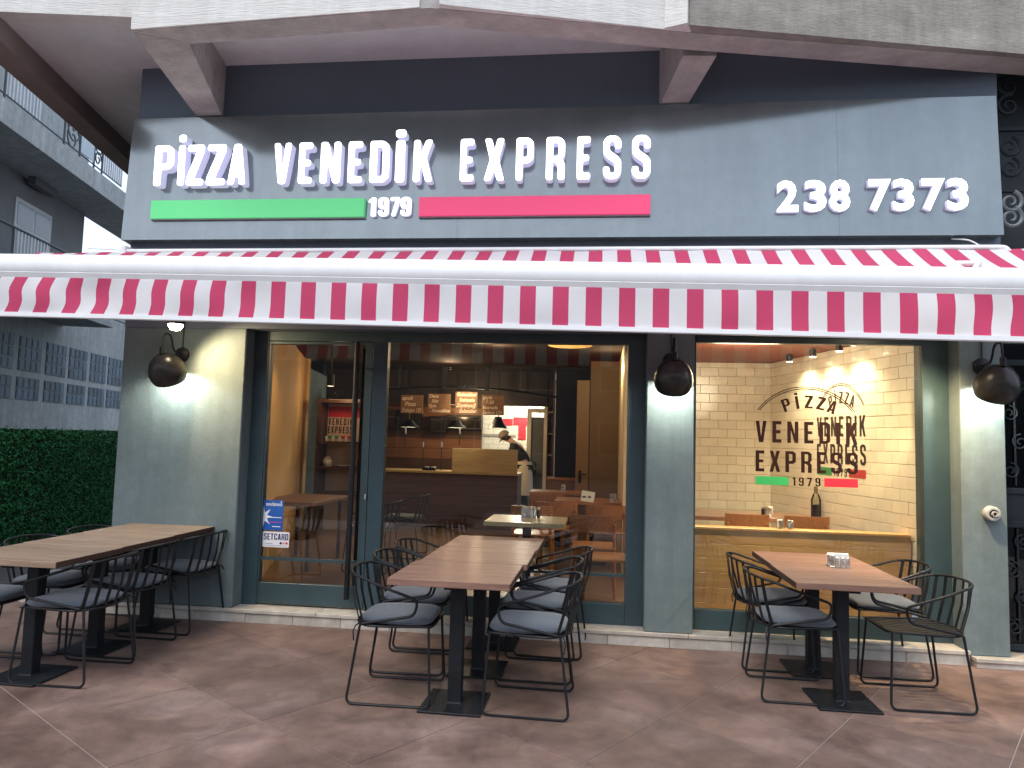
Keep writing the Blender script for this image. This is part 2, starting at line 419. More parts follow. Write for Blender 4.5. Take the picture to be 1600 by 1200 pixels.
# ------------------------------------------------------------------ lettering: a heavy condensed alphabet of our own
GL = {
 'P': (.45, [[(0,0),(.16,0),(.16,.40),(.33,.40),(.45,.50),(.45,.90),(.33,1),(0,1)], [(.16,.54),(.16,.86),(.26,.86),(.30,.82),(.30,.58),(.26,.54)]]),
 'I': (.16, [[(0,0),(.16,0),(.16,1),(0,1)]]),
 'i': (.16, [[(0,0),(.16,0),(.16,1),(0,1)], [(-.01,1.09),(.17,1.09),(.17,1.26),(-.01,1.26)]]),
 'Z': (.44, [[(0,0),(.44,0),(.44,.15),(.19,.15),(.44,.83),(.44,1),(0,1),(0,.85),(.25,.85),(0,.17)]]),
 'A': (.46, [[(0,0),(.155,0),(.18,.19),(.28,.19),(.305,0),(.46,0),(.32,1),(.14,1)], [(.20,.34),(.23,.72),(.26,.34)]]),
 'V': (.46, [[(0,1),(.155,1),(.23,.28),(.305,1),(.46,1),(.32,0),(.14,0)]]),
 'E': (.38, [[(0,0),(.38,0),(.38,.15),(.16,.15),(.16,.43),(.34,.43),(.34,.57),(.16,.57),(.16,.85),(.38,.85),(.38,1),(0,1)]]),
 'N': (.46, [[(0,0),(.15,0),(.15,.60),(.30,0),(.46,0),(.46,1),(.31,1),(.31,.42),(.16,1),(0,1)]]),
 'D': (.45, [[(0,0),(.32,0),(.45,.11),(.45,.89),(.32,1),(0,1)], [(.16,.14),(.16,.86),(.26,.86),(.30,.82),(.30,.18),(.26,.14)]]),
 'K': (.47, [[(0,0),(.155,0),(.155,.30),(.20,.42),(.31,0),(.47,0),(.31,.57),(.46,1),(.30,1),(.155,.62),(.155,1),(0,1)]]),
 'X': (.46, [[(0,0),(.155,0),(.23,.30),(.305,0),(.46,0),(.325,.5),(.45,1),(.30,1),(.23,.70),(.16,1),(.01,1),(.135,.5)]]),
 'R': (.45, [[(0,0),(.155,0),(.155,.42),(.21,.42),(.29,.34),(.29,0),(.45,0),(.45,.38),(.38,.48),(.45,.58),(.45,.89),(.33,1),(0,1)], [(.155,.55),(.155,.87),(.26,.87),(.30,.83),(.30,.59),(.26,.55)]]),
 'S': (.45, [[(0,.28),(0,.11),(.11,0),(.34,0),(.45,.11),(.45,.42),(.37,.52),(.15,.66),(.15,.83),(.19,.87),(.26,.87),(.30,.83),(.30,.70),(.45,.70),(.45,.89),(.34,1),(.11,1),(0,.89),(0,.60),(.08,.50),(.30,.36),(.30,.17),(.26,.13),(.19,.13),(.15,.17),(.15,.28)]]),
 'T': (.44, [[(.14,0),(.30,0),(.30,.85),(.44,.85),(.44,1),(0,1),(0,.85),(.14,.85)]]),
 'C': (.45, [[(.45,.34),(.45,.11),(.34,0),(.11,0),(0,.11),(0,.89),(.11,1),(.34,1),(.45,.89),(.45,.66),(.30,.66),(.30,.83),(.26,.87),(.19,.87),(.15,.83),(.15,.17),(.19,.13),(.26,.13),(.30,.17),(.30,.34)]]),
 '1': (.25, [[(.10,0),(.25,0),(.25,1),(.14,1),(0,.86),(0,.74),(.10,.79)]]),
 '9': (.43, [[(0,.28),(0,.11),(.11,0),(.32,0),(.43,.11),(.43,.89),(.32,1),(.11,1),(0,.89),(0,.51),(.11,.40),(.28,.40),(.28,.17),(.24,.13),(.19,.13),(.15,.17),(.15,.28)], [(.15,.56),(.15,.84),(.18,.87),(.25,.87),(.28,.84),(.28,.54),(.17,.54)]]),
 '7': (.42, [[(.06,0),(.21,0),(.42,.84),(.42,1),(0,1),(0,.85),(.26,.85)]]),
}
def curve_mesh(name, polys, depth, offset=0.0, bevel=0.0):
    cu = bpy.data.curves.new(name, 'CURVE'); cu.dimensions = '2D'; cu.fill_mode = 'BOTH'
    cu.extrude = depth / 2; cu.offset = offset
    if bevel: cu.bevel_depth = bevel; cu.bevel_resolution = 1
    for pl in polys:
        sp = cu.splines.new('POLY'); sp.points.add(len(pl) - 1); sp.use_cyclic_u = True
        for p, q in zip(sp.points, pl): p.co = (q[0], q[1], 0, 1)
    return conv(cu)
def conv(cu):
    o = bpy.data.objects.new('tmp', cu); COL.objects.link(o)
    dg = bpy.context.evaluated_depsgraph_get(); dg.update()
    me = bpy.data.meshes.new_from_object(o.evaluated_get(dg))
    bpy.data.objects.remove(o); bpy.data.curves.remove(cu)
    return me
def rounded(poly, r):
    out = []
    k = len(poly)
    for i in range(k):
        a, p, b = Vector(poly[i - 1]), Vector(poly[i]), Vector(poly[(i + 1) % k])
        rr = min(r, (a - p).length * .42, (b - p).length * .42)
        p0 = p + (a - p).normalized() * rr; p1 = p + (b - p).normalized() * rr
        for t in (0, .33, .67, 1): out.append(tuple(p0 * (1 - t) ** 2 + p * 2 * t * (1 - t) + p1 * t * t))
    return out
def glyph(ch, w, h, depth, r=0.0, offset=0.0):
    gw, polys = GL[ch]
    q = [[(x / gw * w, y * h) for x, y in pl] for pl in polys]
    if r: q = [rounded(pl, r) for pl in q]
    return curve_mesh('glyph', q, depth, offset)
def text_mesh(txt, size, depth=0.001, offset=0.0, shear=0.0, sx=1.0, align='LEFT', space=1.0):
    cu = bpy.data.curves.new('txt', 'FONT'); cu.body = txt; cu.size = size; cu.extrude = depth / 2; cu.offset = offset
    cu.shear = shear; cu.align_x = align; cu.space_character = space; cu.resolution_u = 3
    me = conv(cu)
    if sx != 1.0:
        for v in me.vertices: v.co.x *= sx
    return me
def xform(me, M):
    me.transform(M); me.update(); return me
UPRIGHT = Matrix.Rotation(PI / 2, 4, 'X')       # glyph plane XY -> XZ, facing -Y

# ================================================================== GROUND
gm = MB(); gm.box(-60, 60, -60, 40, -0.30, -0.012)
build(gm, 'ground', mat('asphalt', (0.055, 0.055, 0.058), 0.9, var=0.2, scale=3, bump=0.3), kind='structure')
bed = MB(); bed.box(-9.2, 6.0, -6.6, 0.40, -0.012, -0.004)
floor_o = build(bed, 'terrace_floor', mat('pale_grout', (0.40, 0.34, 0.31), 0.9), kind='structure')
def floor_mat():
    m, nt, b = _principled('terracotta_floor'); L = nt.links
    tc = N(nt, 'ShaderNodeNewGeometry')
    n1 = N(nt, 'ShaderNodeTexNoise', Scale=1.5, Detail=8.0, Roughness=0.62, Distortion=0.35); L.new(tc.outputs['Position'], n1.inputs['Vector'])
    n2 = N(nt, 'ShaderNodeTexNoise', Scale=4.2, Detail=8.0, Roughness=0.68, Distortion=0.6); L.new(tc.outputs['Position'], n2.inputs['Vector'])
    n3 = N(nt, 'ShaderNodeTexNoise', Scale=60.0, Detail=3.0); L.new(tc.outputs['Position'], n3.inputs['Vector'])
    r1 = N(nt, 'ShaderNodeValToRGB'); e = r1.color_ramp.elements
    e[0].position = .32; e[0].color = (0.110, 0.070, 0.055, 1); e[1].position = .70; e[1].color = (0.260, 0.186, 0.158, 1)
    x = e.new(.5); x.color = (0.182, 0.121, 0.097, 1)
    L.new(n1.outputs['Fac'], r1.inputs[0])
    r2 = N(nt, 'ShaderNodeValToRGB'); e = r2.color_ramp.elements
    e[0].position = .34; e[0].color = (0.66, 0.66, 0.70, 1); e[1].position = .68; e[1].color = (1.20, 1.17, 1.15, 1)
    L.new(n2.outputs['Fac'], r2.inputs[0])
    mx = N(nt, 'ShaderNodeVectorMath', operation='MULTIPLY'); L.new(r1.outputs[0], mx.inputs[0]); L.new(r2.outputs[0], mx.inputs[1])
    oi = N(nt, 'ShaderNodeObjectInfo')
    mr = N(nt, 'ShaderNodeMapRange'); mr.inputs['To Min'].default_value = .90; mr.inputs['To Max'].default_value = 1.10
    L.new(oi.outputs['Random'], mr.inputs[0])
    m2 = N(nt, 'ShaderNodeVectorMath', operation='SCALE'); L.new(mx.outputs[0], m2.inputs[0]); L.new(mr.outputs[0], m2.inputs['Scale'])
    mg = N(nt, 'ShaderNodeMapRange'); mg.inputs['To Min'].default_value = .90; mg.inputs['To Max'].default_value = 1.10
    L.new(n3.outputs['Fac'], mg.inputs[0])
    m3 = N(nt, 'ShaderNodeVectorMath', operation='SCALE'); L.new(m2.outputs[0], m3.inputs[0]); L.new(mg.outputs[0], m3.inputs['Scale'])
    vo = N(nt, 'ShaderNodeTexVoronoi', Scale=9.0, Randomness=1.0); L.new(tc.outputs['Position'], vo.inputs['Vector'])
    sp_ = N(nt, 'ShaderNodeMapRange'); sp_.inputs['From Min'].default_value = .035; sp_.inputs['From Max'].default_value = .055; sp_.inputs['To Min'].default_value = .30; sp_.inputs['To Max'].default_value = 0
    L.new(vo.outputs['Distance'], sp_.inputs[0])
    n4 = N(nt, 'ShaderNodeTexNoise', Scale=2.6, Detail=2.0); L.new(tc.outputs['Position'], n4.inputs['Vector'])
    g4 = N(nt, 'ShaderNodeMapRange'); g4.inputs['From Min'].default_value = .52; g4.inputs['From Max'].default_value = .60; L.new(n4.outputs['Fac'], g4.inputs[0])
    mm_ = N(nt, 'ShaderNodeMath', operation='MULTIPLY'); L.new(sp_.outputs[0], mm_.inputs[0]); L.new(g4.outputs[0], mm_.inputs[1])
    mxs = N(nt, 'ShaderNodeMix', data_type='RGBA'); mxs.inputs[7].default_value = (.42, .37, .33, 1)
    L.new(mm_.outputs[0], mxs.inputs[0]); L.new(m3.outputs[0], mxs.inputs[6])
    L.new(mxs.outputs[2], b.inputs['Base Color'])
    rr = N(nt, 'ShaderNodeMapRange'); rr.inputs['To Min'].default_value = .42; rr.inputs['To Max'].default_value = .72
    L.new(n2.outputs['Fac'], rr.inputs[0]); L.new(rr.outputs[0], b.inputs['Roughness'])
    b.inputs['Specular IOR Level'].default_value = 0.4
    bp = N(nt, 'ShaderNodeBump', Strength=0.25, Distance=0.004); L.new(n2.outputs['Fac'], bp.inputs['Height']); L.new(bp.outputs[0], b.inputs['Normal'])
    return m
FLOORM = floor_mat()
A0 = math.radians(-33.35); TP = 0.752
ua, ub = Vector((math.cos(A0), math.sin(A0))), Vector((-math.sin(A0), math.cos(A0)))
tm = MB(); g = 0.0026
tm.box(g, TP - g, g, TP - g, -0.004, 0.0, c=0.0012)
tile_me = tm.mesh('tile'); tile_me.materials.append(FLOORM)
# joints: family along ua at ub-offset -2.495+k*TP ; family along ub at ua-offset 1.10+k*TP
for i in range(-14, 10):
    for j in range(-10, 10):
        a0 = 1.10 + i * TP; b0 = -2.495 + j * TP
        c = ua * (a0 + TP / 2) + ub * (b0 + TP / 2)
        if -6.5 < c.x < 4.3 and -5.4 < c.y < 0.62:
            p = ua * a0 + ub * b0
            o = link('tile', tile_me, None, floor_o, (p.x, p.y, 0.0)); o.rotation_euler = (0, 0, A0)

# ================================================================== RESTAURANT BUILDING (shell)
B = thing('restaurant_building', 'slate grey restaurant front with plinth, glazed openings and projecting concrete balcony', 'building', (0, 0, 0))
def part(mb, name, m, smooth=None, label=None, parent=None, kind=None): return build(mb, name, m, parent or B, smooth, label, kind)
XL0, XL1 = -3.935, -2.862      # left pier
XP0, XP1 = 0.360, 0.713        # pillar
XR0, XR1 = 2.588, 2.890        # right pier
ZP = 0.104                     # plinth top
YG = 0.185                     # glass plane
w = MB(); w.box(XL0, XL1, 0, 0.42, ZP, 2.34, c=0.008); part(w, 'pier', WALL)
w = MB(); w.box(XP0, XP1, 0, 0.30, ZP, 2.34, c=0.006); part(w, 'pier', WALL)
w = MB(); w.box(XR0, XR1, 0, 0.34, 0.070, 2.34, c=0.006); part(w, 'pier', WALL)
w = MB(); w.box(XL0, XR1, 0.002, 0.42, 2.34, 4.575); part(w, 'upper_wall', mat('upper_slate', (0.125, 0.155, 0.20), 0.7, var=0.08, scale=1.5, bump=0.15, bscale=90))
w = MB(); q = [(XL0, .421), (XL0 + .25, .421), (-5.65, 9.8), (-5.9, 9.8)]
w.hexa([(a, b, -0.02) for a, b in q], [(a, b, 4.575) for a, b in q]); part(w, 'side_wall', WALL)
# recess wall strip right of the tile room window, and panel left of the door
w = MB(); w.box(2.40, XR0, 0.165, 0.30, ZP, 2.34); part(w, 'window_frame', FRAME)
# plinth: base stones with a ledge of slabs on top
def stones(x0, x1, y0, y1, z0, z1, step, name, jit=0.0):
    x = x0
    while x < x1 - .02:
        e = min(x1, x + step * random.uniform(.92, 1.08))
        if x1 - e < .12: e = x1
        s = MB(); s.box(x + .0015, e - .0015, y0 + random.uniform(-jit, jit), y1, z0, z1, c=0.003); part(s, name, PLINTH)
        x = e
core = MB(); core.box(-4.0, 3.0, 0.03, 0.40, -0.02, 0.072); part(core, 'plinth_core', GROUT)
stones(-4.0, 2.62, -0.010, 0.03, -0.002, 0.074, 0.42, 'stone', 0.002)
stones(-4.0, 2.62, -0.024, 0.40, 0.0755, 0.103, 0.95, 'ledge_slab', 0.002)
stones(2.64, 5.6, -0.055, 0.10, -0.002, 0.040, 0.55, 'stone', 0.004)
stones(2.63, 5.6, -0.072, 0.40, 0.0415, 0.069, 0.80, 'ledge_slab', 0.004)
# ceiling slab of the ground floor + parapet
Z_B = 4.30
sl = MB()
sl.prism([(-3.95, 9.8), (-6.5, 4.6), (-4.60, -0.80), (-3.53, -0.70), (-3.30, -0.95), (-1.15, -1.05), (0.45, -0.72), (5.25, 0.30), (5.25, 9.8)], 0.2, Matrix.Translation((0, 0, 4.576)))
part(sl, 'soffit', SOFFIT)
# front beam: thin strip of bare concrete below, painted face above
def beam(p0, p1, d, z0, z1, name, m, ext=0.0):
    p0, p1 = Vector(p0), Vector(p1); t = (p1 - p0).normalized(); n = Vector((-t.y, t.x))
    q = [p0, p1, p1 + n * d, p0 + n * d]
    h = MB(); h.hexa([(a.x, a.y, z0) for a in q], [(a.x, a.y, z1) for a in q])
    return part(h, name, m)
FL = (-3.32, -1.01); FA = (-1.215, -1.115); FB = (-1.08, -1.145); FC = (0.41, -0.745); FD = (0.555, -0.795); FE = (5.30, 0.271)
fb = MB(); fb.prism([FL, (-1.148, -1.128), (0.41, -0.749), (5.30, 0.272), (5.30, 0.50), (0.44, -0.525), (-1.165, -0.925), (-3.30, -0.80)], 4.575 - Z_B, Matrix.Translation((0, 0, Z_B)))
part(fb, 'front_beam', CONC_P)
def parapet(p0, p1, out, z0, z1, m, name='parapet', th=0.10):
    p0, p1 = Vector(p0), Vector(p1); t = (p1 - p0).normalized(); n = Vector((t.y, -t.x))
    q = [p0 + n * out, p1 + n * out, p1 + n * (out - th), p0 + n * (out - th)]
    h = MB(); h.hexa([(a.x, a.y, z0) for a in q], [(a.x, a.y, z1) for a in q])
    return part(h, name, m)
parapet(FL, FA, 0.020, Z_B + .003, 5.6, CONC)
parapet(FB, FC, 0.016, Z_B + .003, 5.6, CONC)
parapet(FC, FD, 0.04, Z_B + .002, 5.6, CONC, 'parapet_rib', 0.12)
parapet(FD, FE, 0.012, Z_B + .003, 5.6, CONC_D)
rb = MB(); rb.hexa([(-1.214, -1.095, Z_B + .004), (-1.081, -1.085, Z_B + .004), (-1.081, -0.98, Z_B + .004), (-1.214, -0.98, Z_B + .004)],
                   [(-1.214, -1.095, 5.6), (-1.081, -1.085, 5.6), (-1.081, -0.98, 5.6), (-1.214, -0.98, 5.6)]); part(rb, 'parapet_rib', CONC_P)
# left return and left wing
h = MB(); h.hexa([(-3.332, -1.008, 4.577), (-3.222, -1.0, 4.577), (-3.45, -0.66, 4.577), (-3.56, -0.66, 4.577)],
                 [(-3.332, -1.008, 5.6), (-3.222, -1.0, 5.6), (-3.45, -0.66, 5.6), (-3.56, -0.66, 5.6)]); part(h, 'parapet_return', CONC)
h = MB(); h.hexa([(-4.99, -0.96, 4.57), (-3.50, -0.745, 4.57), (-3.52, -0.62, 4.57), (-5.0, -0.84, 4.57)],
                 [(-4.99, -0.96, 5.6), (-3.50, -0.745, 5.6), (-3.52, -0.62, 5.6), (-5.0, -0.84, 5.6)]); part(h, 'parapet', CONC)
# edge beam on the left of the soffit
EB0 = G(-90, 24, 4.40); EB1 = G(205, 278, 4.40)
h = MB(); h.hexa([(EB0[0], EB0[1], 4.40), (EB0[0] + .22, EB0[1] + .05, 4.40), (EB1[0] + .20, EB1[1], 4.40), (EB1[0], EB1[1], 4.40)],
                 [(EB0[0], EB0[1], 4.574), (EB0[0] + .22, EB0[1] + .05, 4.574), (EB1[0] + .20, EB1[1], 4.574), (EB1[0], EB1[1], 4.574)]); part(h, 'edge_beam', mat('red_brown_concrete', (0.24, 0.185, 0.17), 0.9, var=0.15, scale=2))
# brackets (tapered consoles)
h = MB(); h.hexa([(-3.395, 0.0, 4.118), (-3.175, 0.0, 4.118), (-3.00, -0.84, Z_B - .002), (-3.325, -0.995, Z_B - .002)],
                 [(-3.395, 0.0, 4.575), (-3.175, 0.0, 4.575), (-3.00, -0.84, 4.575), (-3.325, -0.995, 4.575)]); part(h, 'bracket', CONC_P)
h = MB(); h.hexa([(0.425, 0.0, 4.108), (0.632, 0.0, 4.108), (0.80, -0.40, Z_B - .002), (0.56, -0.42, Z_B - .002)],
                 [(0.425, 0.0, 4.575), (0.632, 0.0, 4.575), (0.80, -0.40, 4.575), (0.56, -0.42, 4.575)]); part(h, 'bracket', CONC_P)
# upper storey wall behind the balcony (keeps the sky out above the slab)
h = MB(); h.box(-3.9, 6.0, 0.5, 9.8, 4.78, 8.2); part(h, 'upper_storey', NEIGH)

# ---- shopfront: door, window, frames
def bar(mb, x0, x1, z0, z1, y0=YG - .035, y1=YG + .035, c=0.003): mb.box(x0, x1, y0, y1, z0, z1, c=c)
ZT = 2.34
f = MB()
bar(f, XL1, -2.735, ZP, ZT); bar(f, -2.735, -1.83, 2.262, ZT)
part(f, 'door_frame', FRAME)
dr = MB()
bar(dr, -2.732, -2.722, ZP + .012, 2.258, YG - .03, YG + .03, 0); bar(dr, -1.905, -1.842, ZP + .012, 2.258, YG - .03, YG + .03)
bar(dr, -2.722, -1.905, ZP + .012, 0.285, YG - .03, YG + .03); bar(dr, -2.722, -1.905, 2.235, 2.258, YG - .03, YG + .03)
bar(dr, -2.722, -1.905, 0.462, 0.486, YG - .018, YG + .018, 0)
door = part(dr, 'door', FRAME)
gp = MB(); gp.box(-2.722, -1.905, YG - .003, YG + .003, 0.285, 2.235)
part(gp, 'pane', GLASS, parent=door)
hd = MB(); hx = P(550, 740, 0.09)[0]
hd.tube([(hx, 0.085, 0.20), (hx, 0.085, 2.25)], 0.022, 12)
hd.tube([(hx, YG + .10, 0.20), (hx, YG + .10, 2.22)], 0.022, 12)
for z in (0.42, 2.05): hd.tube([(hx, 0.085, z), (hx, YG - .02, z)], 0.009, 8)
part(hd, 'handle', BLACK, 40, parent=door)
lk = MB(); lx, lz = P(570.5, 776, YG - .035); lk.box(lx - .008, lx + .008, YG - .045, YG - .031, lz - .022, lz + .022, c=.003)
part(lk, 'lock', STEEL, parent=door)
wf = MB()
bar(wf, -1.838, -1.716, ZP, ZT); bar(wf, 0.222, XP0, ZP, ZT); bar(wf, -1.716, 0.222, 2.262, ZT); bar(wf, -1.716, 0.222, ZP, 0.262)
bar(wf, -1.716, 0.222, 0.462, 0.484, YG - .015, YG + .015, 0)
win = part(wf, 'window', FRAME)
gp = MB(); gp.box(-1.716, 0.222, YG - .003, YG + .003, 0.262, 2.262); part(gp, 'pane', GLASS, parent=win)
wf = MB()
bar(wf, XP1, 0.745, ZP, ZT); bar(wf, 0.745, 2.40, 2.285, ZT); bar(wf, 0.745, 2.40, ZP, 0.255); bar(wf, 2.393, 2.402, 0.36, 2.285, YG - .045, YG, 0)
win2 = part(wf, 'window', FRAME)
gp = MB(); gp.box(0.745, 2.395, YG - .003, YG + .003, 0.255, 2.285); part(gp, 'pane', GLASS, parent=win2)

# ================================================================== SIGN
S = thing('shop_sign', 'long dark grey fascia sign reading PIZZA VENEDIK EXPRESS 238 7373', 'sign', (0, -0.09, 3.05))
SX0, SX1, SZ0, SZ1, SY = -3.945, 2.856, 3.050, 4.108, -0.09
j1 = P(715, 360, SY)[0]; j2 = P(1310, 300, SY)[0]
for a, b in ((SX0, j1), (j1, j2), (j2, SX1)):
    s = MB(); a, b = a + .0005, b - .0005
    s.hexa([(a, SY - .022, SZ0), (b, SY - .022, SZ0), (b, -.002, SZ0), (a, -.002, SZ0)], [(a, SY + .038, SZ1), (b, SY + .038, SZ1), (b, -.002, SZ1), (a, -.002, SZ1)]); build(s, 'panel', PANEL, S)
FACE = emit('letter_face', (0.93, 0.95, 1.0), 1.9)
SIDE = emit('glowing_letter_return', (0.50, 0.50, 0.68), 0.42)  # sides made to glow, imitating the halo around the letters
def put_letter(ch, x0, x1, z0, h, depth, y_back, parent, face, side, r, off=0.0, name='letter'):
    me = glyph(ch, x1 - x0, h, depth, r, off)
    me.materials.clear(); me.materials.append(face); me.materials.append(side)
    for p in me.polygons: p.material_index = 0 if p.normal.z > 0.9 else 1
    xform(me, Matrix.Translation((x0, y_back - depth / 2, z0)) @ UPRIGHT)
    o = origin(parent); xform(me, Matrix.Translation(-o))
    return link(name, me, None, parent)
LET = [('P',240,275),('i',277,292),('Z',291,322),('Z',322,356),('A',355,388),('V',427,457),('E',466,490),('N',500,534),('E',543,568),('D',577,610),('i',617,634),('K',645,678),
       ('E',718,742),('X',755,790),('P',805,835),('R',852,884),('E',900,924),('S',941,972),('S',986,1018)]
for ch, a, b in LET:
    g_ = .015 if b < 400 else .009
    put_letter(ch, P(a, 250, -.16)[0] + g_, P(b, 250, -.16)[0] - g_, 3.485, 0.335, 0.085, SY + .010, S, FACE, SIDE, 0.02, 0.0015)
GREENB = emit('green_lightbox', (0.10, 0.55, 0.20), 0.30)
PINKB = emit('red_lightbox', (0.72, 0.055, 0.16), 0.28)
for a, b, mm in ((-3.681, -1.873, GREENB), (-1.428, 0.359, PINKB)):
    s = MB(); s.box(a, b, -0.142, SY, 3.217, 3.370, c=0.003); bo = build(s, 'stripe_bar', mm, S)
    s = MB(); s.box(a - .004, b + .004, -0.128, SY - .001, 3.211, 3.217); build(s, 'bar_edge', mat('grey_return', (0.35, 0.36, 0.40), 0.5), bo)
for ch, a, b in (('1', 577, 587), ('9', 592, 607), ('7', 611, 624), ('9', 627, 642)):
    put_letter(ch, P(a, 320, -.13)[0], P(b, 320, -.13)[0], 3.226, 0.145, 0.04, SY - .004, S, FACE, SIDE, 0.008, 0.003, 'digit')
FACE2 = emit('digit_face', (0.93, 0.95, 1.0), 1.7)
for ch, a, b in (('2', 1214, 1247), ('3', 1257, 1291), ('8', 1296, 1328), ('7', 1357, 1392), ('3', 1395, 1428), ('7', 1440, 1476), ('3', 1480, 1513)):
    me = text_mesh(ch, 0.34, 0.045, 0.012)
    xs = [v.co.x for v in me.vertices]; ys = [v.co.y for v in me.vertices]
    x0, x1 = P(a, 305, -.135)[0], P(b, 305, -.135)[0]
    for v in me.vertices:
        v.co.x = x0 + (v.co.x - min(xs)) / (max(xs) - min(xs)) * (x1 - x0)
        v.co.y = (v.co.y - min(ys)) / (max(ys) - min(ys)) * 0.237
    me.materials.clear(); me.materials.append(FACE2); me.materials.append(SIDE)
    for p in me.polygons: p.material_index = 0 if p.normal.z > 0.9 else 1
    xform(me, Matrix.Translation((0, SY - .027, 3.224)) @ UPRIGHT); xform(me, Matrix.Translation(-origin(S)))
    link('digit', me, None, S)
# stray white cable under the sign, right end
cb = MB(); a = P(1492, 371, -.10); b = P(1532, 386, -.16)
cb.tube(fillet([(a[0], -.05, a[1] + .004), ((a[0] + b[0]) / 2 + .02, -.12, (a[1] + b[1]) / 2 + .02), (b[0], -.17, b[1])], .1, 6), 0.006, 6)
tag(build(cb, 'cable', WHITE, None, 40), 'thin white cable hanging from below the right end of the sign', 'cable')

# ================================================================== AWNING
AW = thing('awning', 'red and white striped awning with white roller bar over the terrace', 'awning', (0, -0.1, 2.95))
PITCH = 0.20843; X00 = -4.0543
AX0, AX1 = -4.62, 2.98
def az(x): return 2.710 - (x + 4.218) * 0.01610      # top of the front bar along x
AY = -1.0
def uvmesh(vs, fs, uvs, name, m, parent, smooth=True):
    me = bpy.data.meshes.new(name); o = origin(parent)
    me.from_pydata([(p[0] - o.x, p[1] - o.y, p[2] - o.z) for p in vs], [], fs)
    uv = me.uv_layers.new(name='UVMap')
    for l in me.loops: uv.data[l.index].uv = uvs[l.vertex_index]
    if smooth: me.polygons.foreach_set('use_smooth', [True] * len(me.polygons))
    me.update(); return link(name, me, m, parent)
RED = (0.62, 0.065, 0.165); CLOTHW = (0.80, 0.80, 0.82)
CLOTH = stripes('awning_cloth', PITCH, X00, RED, CLOTHW, 0.22)
nx, ny = 190, 12
vs = []; fs = []; uvs = []
for j in range(ny + 1):
    t = j / ny
    for i in range(nx + 1):
        x = AX0 + (AX1 - AX0) * i / nx
        zt = 2.925; zf = az(x) - 0.045
        z = zt + (zf - zt) * t + 0.05 * math.sin(PI * t) * -1.0 * (0.9 + 0.25 * math.sin(x * 1.7)) + 0.004 * math.sin(x * 9 + t * 4)
        vs.append((x, -0.185 + (AY + 0.12 + 0.185) * t, z)); uvs.append((x, t))
for j in range(ny):
    for i in range(nx): a = j * (nx + 1) + i; fs.append((a, a + 1, a + nx + 2, a + nx + 1))
uvmesh(vs, fs, uvs, 'canopy_cloth', CLOTH, AW)
# valance with soft waves, more towards both ends
nx, nz = 420, 10
vs = []; fs = []; uvs = []
for j in range(nz + 1):
    t = j / nz
    for i in range(nx + 1):
        x = AX0 + (AX1 - AX0) * i / nx
        amp = 0.006 + 0.014 * max(0, (-1.9 - x) / 2.6) + 0.008 * max(0, (x - 1.7) / 1.2)
        wv = amp * math.sin(PI * min(1, t * 1.02)) * (math.sin(x * 5.3 + 0.7) + 0.5 * math.sin(x * 11.0 + 2))
        sh = -0.055 * max(0, (-2.0 - x) / 2.2) * math.sin(PI * t * .5) * (1 + .4 * math.sin(t * 7)) + 0.02 * max(0, (x - 1.9) / 1.0) * math.sin(t * 5)
        vs.append((x + sh, AY - 0.035 + wv, az(x) - 0.178 - 0.250 * t)); uvs.append((x, t))
for j in range(nz):
    for i in range(nx): a = j * (nx + 1) + i; fs.append((a, a + 1, a + nx + 2, a + nx + 1))
uvmesh(vs, fs, uvs, 'valance', CLOTH, AW)
# front roller bar: extruded rounded profile with fine ridges, and hem bar
pr_ = []
for k in range(13):
    a = math.radians(95 + k * 12.5); pr_.append((math.cos(a) * 0.074 - .0, math.sin(a) * 0.078 - .08))
pr_ += [(-0.060, -0.118)]
for k in range(5): z = -0.124 - k * 0.008; pr_ += [(-0.064 + .004 * k, z), (-0.0615 + .004 * k, z - .004)]
pr_ += [(-0.03, -0.166), (0.06, -0.166), (0.075, -0.09), (0.05, -0.01)]
pr_ = [(y, z * 1.16) for y, z in pr_]
def extrude_x(poly, x0, x1, name, m, parent, base_y, zf, smooth=35):
    k = len(poly); mb = MB()
    v = [(x0, base_y + y, zf(x0) + z) for y, z in poly] + [(x1, base_y + y, zf(x1) + z) for y, z in poly]
    fcs = [(i, (i + 1) % k, k + (i + 1) % k, k + i) for i in range(k)] + [tuple(range(k)), tuple(range(k, 2 * k))[::-1]]
    mb.add(v, fcs); return build(mb, name, m, parent, smooth)
extrude_x(pr_, AX0, AX1, 'roller_bar', ALU, AW, AY + .02, az)
extrude_x([(-.012, 0), (.012, 0), (.012, -.028), (.006, -.034), (-.006, -.034), (-.012, -.028)], AX0, AX1, 'hem_bar', ALU, AW, AY - .035, lambda x: az(x) - 0.426)
ct = MB(); ct.tube([(-3.84, -.17, 2.938), (2.79, -.17, 2.943)], 0.019, 10)
ct.tube(fillet([(2.78, -.17, 2.943), (2.83, -.18, 2.938), (2.845, -.20, 2.89)], .03, 4), 0.019, 8)
build(ct, 'top_tube', ALU, AW, 40)
cz = MB(); cz.box(-3.9, 2.85, -0.13, -0.003, 2.80, 2.915, c=.01); build(cz, 'cassette', ALU, AW)
for x in (-3.2, 2.2):
    ar = MB(); ar.tube([(x, -.10, 2.84), (x + .28, -.52, 2.74), (x, AY + .08, az(x) - .10)], 0.022, 8); build(ar, 'folding_arm', ALU, AW, 40)
# bracket and thin stay at the left end of the tube, seen against the sky
st = MB(); a = P(126, 391, -.17); b = P(196, 392, -.17)
st.tube([(P(200, 392, -.17)[0], -.17, 2.938), (P(186, 391, -.17)[0], -.17, 2.950), (P(137, 388, -.17)[0], -.17, P(137, 388, -.17)[1])], 0.004, 5)
st.box(-3.875, -3.835, -.20, -.10, 2.90, 2.98, c=.006); build(st, 'end_bracket', ALU, AW)

